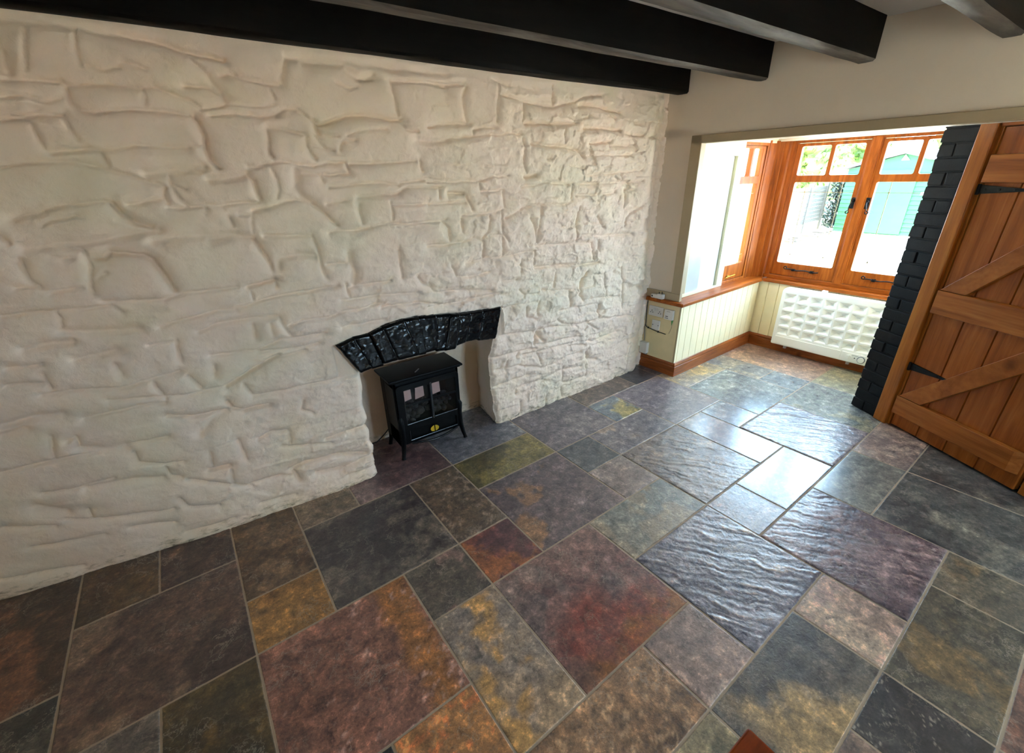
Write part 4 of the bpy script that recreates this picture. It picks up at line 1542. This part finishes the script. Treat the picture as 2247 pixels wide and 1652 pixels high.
# ---------------------------------------------------------------- ledged and braced door
door = setting('door_1', tuple(DOOR @ Vector((.68, -.03, 0))), 'ledged and braced pine door with black strap hinges')
fr_ = MB()
fr_.box(.200, .290, -.115, .012, 0, 1.95)
fr_.build('door_post', M['pine_post'], door, DOOR, bevel=.006)
MB().box(.288, .304, -.115, -.016, 0, 1.86).build('door_stop', M['pine_post'], door, DOOR, bevel=.004)
MB().box(1.062, 1.155, -.115, -.030, 0, 1.95).build('door_post', M['pine_post'], door, DOOR, bevel=.006)
MB().box(.290, 1.062, -.115, -.004, 1.846, 1.95).build('door_head', M['pine_ledge'], door, DOOR, bevel=.006)
pk = MB()
edges = [.306, .489, .664, .845, 1.047]
for a, b in zip(edges[:-1], edges[1:]):
    pk.prism([(a + .0012, -.060), (b - .0012, -.060), (b - .0012, -.030), (b - .0042, -.0225), (b - .0052, -.022), (a + .0052, -.022), (a + .0042, -.0225), (a + .0012, -.030)], .012, 1.842)
MB_ = pk.build('board', M['pine_plank'], door, DOOR)
lg = [(.315, 1.035, .100, .235), (.315, 1.035, .815, .965), (.318, 1.035, 1.568, 1.713)]
for a, b, z0, z1 in lg:
    mb = MB()
    mb.hexa([(a - .018, -.022, z0), (b, -.022, z0), (b, -.022, z1), (a - .018, -.022, z1), (a - .012, .006, z0 + .004), (b - .045, .006, z0 + .004), (b - .045, .006, z1 - .004), (a - .012, .006, z1 - .004)])
    mb.build('ledge', M['pine_ledge'], door, DOOR, bevel=.004)
for za, zb in ((.235, .815), (.965, 1.568)):
    L = zb - za
    mb = MB()
    p = [(.312, za), (.458, za), (.458 + L, zb), (.312 + L, zb)]
    p = [(min(s, 1.035), z) for s, z in p]
    mb.hexa([(s, -.022, z) for s, z in p] + [(s, .004, z) for s, z in p])
    mb.build('brace', M['pine_brace'], door, DOOR, bevel=.003)
for z in (1.535, .446):
    mb = MB()
    mb.hexa([(.300, -.022, z - .024), (.530, -.022, z - .005), (.530, -.022, z + .005), (.300, -.022, z + .024),
             (.300, -.014, z - .024), (.530, -.016, z - .005), (.530, -.016, z + .005), (.300, -.014, z + .024)])
    mb.disc((.530, -.022, z), 'y', .009, .007, 12)
    mb.tube([(.298, -.010, z - .028), (.298, -.010, z + .028)], .008, 10)
    for s in (.33, .40, .47):
        mb.disc((s, -.015, z), 'y', .005, .003, 8)
    mb.build('hinge', M['iron'], door, DOOR)

# ---------------------------------------------------------------- electric panel heater
RX0, RX1 = 1.272, 1.338
heat = thing('panel_heater', 'white electric panel heater with square dimples mounted under the front window', 'heater', bay_loc(1.31, -.72, .09))
hb = MB()
ya, yb, za, zb = -1.190, -.245, .088, .648
body = rounded(ya, yb, za, zb, .012, 3)
big = rounded(ya, yb, za, zb, .045, 6)
outline = big[:14] + body[8:]            # generous radius on the two top corners
plate(hb, outline, [[(-1.158, .188), (-.270, .188), (-.270, .607), (-1.158, .607)]], RX0 + .006, RX0 + .045, 'x')
hb.prism(outline, RX0 + .045, RX1, 'x')
casing = hb.build('casing', M['rad'], heat, BAY, bevel=.006, segs=3)
fp = MB()
cols_, rows_ = 8, 5
cy0, cz1, pw, ph = -.272, .605, .1105, .0830
ys = [cy0 - k * pw for k in range(cols_ + 1)]
zs = [cz1 - k * ph for k in range(rows_ + 1)]
X0 = RX0
for a in range(cols_):
    for b in range(rows_):
        y0, y1 = ys[a], ys[a + 1]; z1, z0 = zs[b], zs[b + 1]
        m = .0075
        A = [(X0, y0, z1), (X0, y1, z1), (X0, y1, z0), (X0, y0, z0)]
        B = [(X0, y0 - m, z1 - m), (X0, y1 + m, z1 - m), (X0, y1 + m, z0 + m), (X0, y0 - m, z0 + m)]
        iy, iz = pw * .40, ph * .45
        C = [(X0 + .034, y0 - iy, z1 - iz), (X0 + .034, y1 + iy, z1 - iz), (X0 + .034, y1 + iy, z0 + iz), (X0 + .034, y0 - iy, z0 + iz)]
        fp.add(A + B + C, [(k, (k + 1) % 4, 4 + (k + 1) % 4, 4 + k) for k in range(4)] + [(4 + k, 4 + (k + 1) % 4, 8 + (k + 1) % 4, 8 + k) for k in range(4)] + [(8, 9, 10, 11)])
dim = fp.build('dimpled_front', M['rad'], heat, BAY)
rim = MB()
plate(rim, rounded(ya + .004, yb - .004, za + .004, zb - .004, .035, 6), [[(ys[-1], zs[-1]), (ys[0], zs[-1]), (ys[0], zs[0]), (ys[-1], zs[0])]], X0 - .001, X0 + .010, 'x')
rim.build('front_rim', M['rad'], heat, BAY, bevel=.002)
MB().prism(rounded(-.835, -.275, .100, .176, .006), X0 - .005, X0, 'x').build('lower_panel', M['rad'], heat, BAY, bevel=.002)
ctl = MB().prism(rounded(-1.165, -.850, .098, .178, .006), X0 - .007, X0, 'x').build('control_panel', M['rad'], heat, BAY, bevel=.002)
kb = MB().disc((X0 - .007, -.905, .138), 'x', .021, -.010, 24)
kb.box(X0 - .022, X0 - .016, -.909, -.901, .122, .154)
kb.build('knob', M['rad'], ctl, BAY, bevel=.001)
MB().disc((X0 - .007, -.951, .140), 'x', .0045, -.003, 12).build('lamp', M['dark'], ctl, BAY)
dl = MB().disc((X0 - .007, -1.000, .136), 'x', .030, -.006, 30)
dl.build('dial', M['rad_grey'], ctl, BAY)
MB().disc((X0 - .013, -1.000, .136), 'x', .024, -.010, 28).build('knob', M['rad'], ctl, BAY, bevel=.001)
MB().box(X0 - .0078, X0 - .007, -.975, -.925, .160, .163).build('scale', M['rad_grey'], ctl, BAY)
for y in (-.375, -.905):
    MB().box(X0 + .012, X0 + .040, y - .012, y + .012, .062, .092).build('clip', M['steel'], heat, BAY, bevel=.002)
MB().box(X0 + .012, X0 + .05, -.600, -.560, .642, .668).build('hook', M['rad'], heat, BAY, bevel=.003)

# ---------------------------------------------------------------- sockets and cables on the end panel
EX = .012


def plate_thing(name, label, y0, y1, z0, z1, depth, cat):
    t = thing(name, label, cat, bay_loc(EX, (y0 + y1) / 2, z0))
    MB().prism(rounded(y0, y1, z0, z1, .005), EX - depth, EX, 'x').build('faceplate', M['socket'], t, BAY, bevel=.0025)
    return t


def socket_holes(mb, yc, zc, x):
    mb.box(x - .0012, x, yc - .003, yc + .003, zc + .004, zc + .013)
    for s in (-1, 1):
        mb.box(x - .0012, x, yc + s * .011 - .004, yc + s * .011 + .004, zc - .010, zc - .004)


t = plate_thing('double_socket', 'white double socket, topmost plate on the cream end panel under the sill', .182, .330, .503, .590, .012, 'socket')
for yc in (.296, .216):
    mb = MB(); socket_holes(mb, yc, .541, EX - .012)
    mb.build('pin_holes', M['dark'], t, BAY)
for y in (.272, .240):
    MB().box(EX - .018, EX - .011, y - .007, y + .007, .556, .576).build('switch', M['socket'], t, BAY, bevel=.002)
t = plate_thing('heating_control', 'white square control box with a green tag, right of the double socket', .078, .162, .503, .589, .026, 'control box')
MB().box(EX - .0270, EX - .026, .105, .140, .573, .576).build('lettering', M['grey'], t, BAY)
MB().box(EX - .0270, EX - .026, .122, .146, .527, .535).build('lettering', M['grey'], t, BAY)
MB().box(EX - .0270, EX - .026, .118, .150, .513, .518).build('lettering', M['grey'], t, BAY)
mb = MB().hexa([(EX - .012, .087, .460), (EX - .012, .084, .460), (EX - .010, .084, .460), (EX - .010, .087, .460), (EX - .013, .094, .503), (EX - .013, .077, .503), (EX - .009, .077, .503), (EX - .009, .094, .503)])
mb.build('tag', M['green'], t, BAY)
MB().tube([(EX - .006, .085, .465), (EX - .004, .088, .43), (EX - .003, .098, .40), (EX - .003, .108, .375)], .0012, 6).build('string', M['grey'], t, BAY)
t = plate_thing('single_socket', 'white single plate below the double socket, above the black cable end', .204, .283, .380, .468, .012, 'socket')
for yc in (.270, .216):
    MB().disc((EX - .012, yc, .424), 'x', .004, -.0012, 10).build('screw', M['dark'], t, BAY)
t = plate_thing('junction_box', 'white square box low on the end panel above the skirting', .292, .366, .141, .245, .040, 'junction box')
MB().box(EX - .024, EX, .300, .330, .128, .141).build('cable_gland', M['grey'], t, BAY, bevel=.002)
cb = MB()
cb.tube([(EX - .006, .352, .626), (EX - .007, .354, .56), (EX - .006, .350, .48), (EX - .006, .350, .40), (EX - .006, .342, .388), (EX - .007, .322, .381), (EX - .006, .26, .372), (EX - .006, .20, .366), (EX - .006, .135, .364)], .0034, 8)
for y, z in ((.318, .381), (.212, .367)):
    cb.box(EX - .012, EX, y - .005, y + .005, z - .006, z + .006)
tag(cb.build('black_cable', M['dark'], fr=BAY), 'black cable clipped across the end panel, its cut end under the single plate', 'cable')
cb = MB().tube([(EX - .004, .357, .40), (EX - .005, .356, .36), (EX - .004, .352, .30), (EX - .005, .348, .247)], .0038, 8)
tag(cb.build('grey_cable', M['grey'], fr=BAY), 'short grey cable running down the wall corner into the low white box', 'cable')

# plug in adapter on the sill end
zs_ = .6717
t = thing('plug_adapter', 'small white plug adapter lying on the left end of the sill, pins up', 'plug adapter', bay_loc(-.024, .245, zs_))
MB().prism(rounded(.200, .300, zs_, zs_ + .034, .010, 3), -.040, -.008, 'x').build('body', M['socket'], t, BAY, bevel=.005)
MB().prism(rounded(.178, .240, zs_, zs_ + .044, .010, 3), -.0415, -.008, 'x').build('plug_end', M['socket'], t, BAY, bevel=.005)
for y, x in ((.192, -.034), (.222, -.034), (.207, -.014)):
    MB().box(x - .003, x + .003, y - .002, y + .002, zs_ + .043, zs_ + .060).build('pin', M['dark'], t, BAY)
MB().disc((-.040, .284, zs_ + .017), 'x', .007, -.0015, 12).build('socket_hole', M['dark'], t, BAY)

# ---------------------------------------------------------------- electric stove in the hearth
SX0, SX1, SY0, SY1 = .765, 1.212, 2.365, 2.590
stove = thing('electric_stove', 'black electric stove with glazed doors standing on the slate hearth', 'stove', (.99, 2.47, 0))
ob = MB()
ob.box(SX0, SX1, SY0 + .16, SY1, .085, .532)            # rear housing
ob.box(SX0, SX0 + .02, SY0, SY0 + .16, .085, .532)
ob.box(SX1 - .02, SX1, SY0, SY0 + .16, .085, .532)
ob.box(SX0, SX1, SY0, SY0 + .16, .49, .532)
ob.box(SX0, SX1, SY0, SY0 + .16, .085, .205)
ob.build('body', M['stove'], stove, bevel=.004)
tp = MB()
tp.prism([(SX0 - .028, SY0 - .028), (SX1 + .024, SY0 - .028), (SX1 + .024, SY1 + .01), (SX0 - .028, SY1 + .01)], .541, .556)
tp.prism([(SX0 - .014, SY0 - .014), (SX1 + .012, SY0 - .014), (SX1 + .012, SY1 + .005), (SX0 - .014, SY1 + .005)], .530, .543)
top = tp.build('top_plate', M['stove'], stove, bevel=.005)
MB().hexa([(.925, 2.392, .556), (.930, 2.388, .556), (.972, 2.426, .556), (.967, 2.430, .556), (.925, 2.392, .559), (.930, 2.388, .559), (.972, 2.426, .559), (.967, 2.430, .559)]).build('vent_trim', M['steel'], top)
df = MB()
plate(df, rounded(SX0 + .010, SX1 - .008, .098, .508, .022, 5),
      [rounded(.820, .990, .236, .360, .006), rounded(.820, .990, .372, .472, .006), rounded(1.012, 1.178, .236, .360, .006), rounded(1.012, 1.178, .372, .472, .006),
       rounded(.830, 1.168, .118, .192, .008)], SY0 - .016, SY0, 'y')
fd = df.build('door_front', M['stove'], stove, bevel=.003)
MB().box(.994, 1.008, SY0 - .022, SY0 - .014, .225, .485).build('door_bar', M['stove_rim'], stove, bevel=.002)
rm = MB()
for a, b in (((.820, .236), (.990, .236)), ((1.012, .236), (1.178, .236)), ((.820, .236), (.820, .472)), ((.830, .118), (1.168, .118)), ((.830, .118), (.830, .192))):
    rm.tube([(a[0], SY0 - .017, a[1]), (b[0], SY0 - .017, b[1])], .0035, 8)
rm.build('bead', M['stove_rim'], stove)
MB().box(.815, 1.183, SY0 - .006, SY0 - .003, .230, .478).build('pane', M['stove_glass'], stove)
MB().box(.828, 1.170, SY0 - .002, SY0 + .002, .112, .198).build('ash_panel', M['stove'], stove)
for a, b, z0, z1 in ((.826, .880, .385, .468), (.903, .966, .380, .470), (1.014, 1.078, .378, .470)):
    MB().hexa([(a, SY0 + .012, z0), (b, SY0 + .012, z0 + .008), (b, SY0 + .016, z0 + .008), (a, SY0 + .016, z0), (a + .008, SY0 + .012, z1), (b - .002, SY0 + .012, z1), (b - .002, SY0 + .016, z1), (a + .008, SY0 + .016, z1)]).build('reflection_plate', M['reflection_plate'], stove)  # plates behind the glass whose pale colour imitates reflections
rc = random.Random(2)
cm = MB()
for k in range(46):
    c = Vector((rc.uniform(.83, 1.16), SY0 + rc.uniform(.02, .09), 0)); c.z = .225 + rc.uniform(0, .11) + (c.y - SY0) * .3
    r = rc.uniform(.014, .026)
    bm = bmesh.new(); bmesh.ops.create_icosphere(bm, subdivisions=2, radius=r)
    s = rc.random() * 50
    for v in bm.verts:
        v.co *= 1 + .45 * mnoise.noise(v.co * 45 + Vector((s, s, 0)))
    cm.add([tuple(v.co + c) for v in bm.verts], [tuple(v.index for v in f.verts) for f in bm.faces]); bm.free()
fb_ = cm.build('fuel_bed', M['coal'], stove, smooth_angle=60); fb_['kind'] = 'stuff'
bd = MB().disc((1.000, SY0 - .016, .150), 'y', .030, -.006, 32, .021)
badge = bd.build('badge', M['brass'], stove, bevel=.001); badge['label'] = 'yellow oval badge'
MB().box(.9975, 1.0025, SY0 - .026, SY0 - .021, .124, .176).build('catch', M['stove'], badge)
lip = MB()
lp = [(.835 + .33 * k / 14, SY0 - .018 - .030 * math.sin(math.pi * k / 14), .098 - .010 * math.sin(math.pi * k / 14)) for k in range(15)]
lip.tube(lp, .0075, 10)
lip.build('ash_lip', M['stove_rim'], stove, smooth_angle=40)
for sx, sy in ((0, 0), (1, 0), (0, 1), (1, 1)):
    x = SX0 + .022 if sx == 0 else SX1 - .020
    y = SY0 - .004 if sy == 0 else SY1 - .03
    dx = -.022 if sx == 0 else .028
    dy = -.012 if sy == 0 else .012
    pts = [(x, y, .300), (x + dx * .25, y + dy * .5, .270), (x + dx * .1, y + dy * .3, .20), (x + dx * .2, y + dy * .4, .12), (x + dx * .6, y + dy, .05), (x + dx * .95, y + dy * 1.4, .012), (x + dx, y + dy * 1.6, .0)]
    MB().tube(pts, [.010, .019, .018, .017, .014, .012, .014], 12).build('leg', M['stove'], stove, smooth_angle=50)
cb = MB().tube([(SX0 + .05, SY1 + .006, .12), (.79, SY1 + .03, .10), (.755, SY1 + .035, .065), (.72, SY1 + .045, .030), (.69, 2.640, .008), (.66, 2.646, .006), (.60, 2.650, .006)], .0042, 8)
tag(cb.build('stove_cable', M['dark'], smooth_angle=50), 'thin black flex trailing from behind the electric stove to the left of the hearth', 'cable')

# ---------------------------------------------------------------- corner of a small table at the bottom of the picture
tb = thing('side_table', 'orange brown polished wooden table, one corner showing at the bottom edge', 'table', (.29, -.17, 0))
MB().box(-.01, .592, -.47, .135, .722, .75).build('tabletop', M['table'], tb, bevel=.005, segs=3)
MB().box(.03, .552, -.43, .095, .64, .722).build('apron', M['table'], tb)
for x in (.05, .53):
    for y in (-.41, .075):
        MB().hexa([(x - .016, y - .016, 0), (x + .016, y - .016, 0), (x + .016, y + .016, 0), (x - .016, y + .016, 0),
                   (x - .024, y - .024, .70), (x + .024, y - .024, .70), (x + .024, y + .024, .70), (x - .024, y + .024, .70)]).build('leg', M['table'], tb, bevel=.003)

# ---------------------------------------------------------------- outside
GZ = -.1
MB_g = MB().box(4.75, 60, -40, 45, GZ - .3, GZ)
MB_g.box(-40, 4.75, 2.95, 45, GZ - .3, GZ)
MB_g.box(3.6, 4.75, 2.43, 2.95, GZ - .3, GZ)
MB_g.box(-40, -2.96, -40, 2.95, GZ - .3, GZ)
MB_g.box(-2.96, 4.75, -40, -2.76, GZ - .3, GZ)
struct(MB_g.build('ground_patio', M['paving']), 'sunlit pale paving outside the windows')
sh = thing('garden_shed', 'mint green garden shed with a pale roof seen through the right casement', 'shed', (17.8, 4.72, GZ))
sx, sy0, sy1 = 16.6, 3.45, 5.99
mb = MB()
n = 15
for k in range(n):
    z0, z1 = GZ + k * .118, GZ + (k + 1) * .118
    mb.hexa([(sx - .022, sy0, z0), (sx + .02, sy0, z0), (sx + .02, sy1, z0), (sx - .022, sy1, z0), (sx, sy0, z1), (sx + .02, sy0, z1), (sx + .02, sy1, z1), (sx, sy1, z1)])
mb.prism([(sy0, 1.66), (sy1, 1.66), (4.72, 2.02)], sx, sx + .03, 'x')
mb.box(sx + .02, sx + 2.6, sy0, sy0 + .03, GZ, 1.66); mb.box(sx + .02, sx + 2.6, sy1 - .03, sy1, GZ, 1.66)
mb.box(sx + 2.57, sx + 2.6, sy0, sy1, GZ, 1.66)
mb.build('cladding', M['shed'], sh)
MB().box(sx - .05, sx - .02, 4.30, 5.16, GZ + .03, 1.62).build('shed_door', M['shed_door'], sh)
rf = MB()
for s in (1, -1):
    e = 4.72 + s * 1.42
    rf.hexa([(sx - .18, 4.72, 2.03), (sx + 2.7, 4.72, 2.03), (sx + 2.7, e, 1.66), (sx - .18, e, 1.66), (sx - .18, 4.72, 2.09), (sx + 2.7, 4.72, 2.09), (sx + 2.7, e, 1.72), (sx - .18, e, 1.72)])
rf.build('roof', M['shed_roof'], sh)
MB().prism([(4.60, 1.86), (4.78, 1.86), (4.72, 2.0)], sx - .04, sx, 'x').build('ornament', M['white'], sh)
MB().box(sx - .04, sx - .02, 3.75, 4.12, .98, 1.06).build('sign', M['white'], sh)


def leaves(mb, n, fn, size, seed):
    r = random.Random(seed)
    for _ in range(n):
        c = Vector(fn(r))
        a = Vector((r.gauss(0, 1), r.gauss(0, 1), r.gauss(0, 1))).normalized()
        b = a.orthogonal().normalized(); d = a.cross(b)
        s = size * r.uniform(.6, 1.3)
        mb.add([c - b * s, c + d * s * .5 + a * s * .15, c + b * s, c - d * s * .5 + a * s * .15], [(0, 1, 2, 3)])


def tree(name, label, x, y, h, rad, seed, mat, size=.17, n=6000):
    t = thing(name, label, 'tree', (x, y, GZ), 'trees beyond the shed')
    r0 = random.Random(seed)
    blobs = [(x + r0.uniform(-.5, .5) * rad, y + r0.uniform(-.75, .75) * rad, GZ + h * r0.uniform(.30, .92), rad * r0.uniform(.35, .6)) for _ in range(14)]

    def fn(r):
        b = r.choice(blobs)
        d = Vector((r.gauss(0, 1), r.gauss(0, 1), r.gauss(0, 1))).normalized() * b[3] * (r.random() ** .33)
        return (b[0] + d.x, b[1] + d.y, max(GZ + .25, b[2] + d.z * .9))
    mb = MB(); leaves(mb, n, fn, size, seed)
    for b in blobs:
        bm = bmesh.new(); bmesh.ops.create_icosphere(bm, subdivisions=3, radius=b[3] * .88)
        for q in bm.verts:
            q.co *= 1 + .22 * mnoise.noise(q.co * 3 + Vector((b[0], b[1], b[2])))
        mb.add([tuple(q.co + Vector((b[0], b[1], max(b[2], GZ + b[3] * 1.1)))) for q in bm.verts], [tuple(q.index for q in f.verts) for f in bm.faces]); bm.free()
    mb.build('foliage', mat, t)
    MB().tube([(x, y, GZ), (x + .1, y, GZ + h * .35), (x - .05, y + .1, GZ + h * .7)], [.16, .12, .05], 10).build('trunk', M['bark'], t)


tree('leafy_tree', 'bright green tree behind the fence, seen in the left casement', 22.0, 8.6, 4.8, 2.0, 11, M['leaf'])
tree('leafy_tree', 'bright green tree rising behind the shed roof', 23.2, 3.6, 4.6, 2.1, 12, M['leaf'])
hd = thing('ivy_bush', 'dark green bush squeezed between the pale fence and the shed', 'bush', (17.6, 6.42, GZ))
mb = MB()
leaves(mb, 1500, lambda r: (17.6 + r.uniform(-.3, .5), 6.40 + r.uniform(-.28, .28), GZ + .06 + r.random() * 1.5), .075, 4)
mb.build('foliage', M['leaf_dark'], hd)
MB().tube([(17.6, 6.42, GZ), (17.6, 6.42, 1.2)], [.04, .02], 8).build('stem', M['bark'], hd)
fn_ = thing('garden_fence', 'pale panelled fence running from the house towards the shed', 'fence', (15.0, 6.35, GZ))
p0, p1 = Vector((9.0, 5.55, 0)), Vector((16.9, 6.58, 0))
nb = 5
for k in range(nb + 1):
    p = p0.lerp(p1, k / nb)
    MB().box(p.x - .05, p.x + .05, p.y - .05, p.y + .05, GZ, 1.30).build('post', M['fence'], fn_)
for k in range(nb):
    a, b = p0.lerp(p1, k / nb), p0.lerp(p1, (k + 1) / nb)
    mb = MB()
    for q in range(9):
        z0 = GZ + .28 + q * .115
        mb.hexa([(a.x, a.y - .012, z0), (b.x, b.y - .012, z0), (b.x, b.y + .012, z0), (a.x, a.y + .012, z0), (a.x, a.y - .012, z0 + .10), (b.x, b.y - .012, z0 + .10), (b.x, b.y + .012, z0 + .10), (a.x, a.y + .012, z0 + .10)])
    mb.build('panel', M['fence'], fn_)
    MB().hexa([(a.x, a.y - .02, GZ), (b.x, b.y - .02, GZ), (b.x, b.y + .02, GZ), (a.x, a.y + .02, GZ), (a.x, a.y - .02, GZ + .26), (b.x, b.y - .02, GZ + .26), (b.x, b.y + .02, GZ + .26), (a.x, a.y + .02, GZ + .26)]).build('gravel_board', M['render'], fn_)
bd = MB()
rg = random.Random(9)
for k in range(60):
    p = p0.lerp(p1, .45 + .55 * rg.random())
    p.x = min(p.x, 16.3)
    bd.box(p.x - .05, p.x + .05, p.y - .45 - rg.random() * .3, p.y - .30, GZ, GZ + .03 + rg.random() * .05)
o = bd.build('soil_border', M['soil']); o['kind'] = 'stuff'; tag(o, 'strip of dry soil and stones along the foot of the fence', 'soil')
struct(MB().box(5.2, 8.0, 3.9, 4.05, GZ, 2.6).build('wall_outside', M['render']), 'cream rendered wall outside the side window')
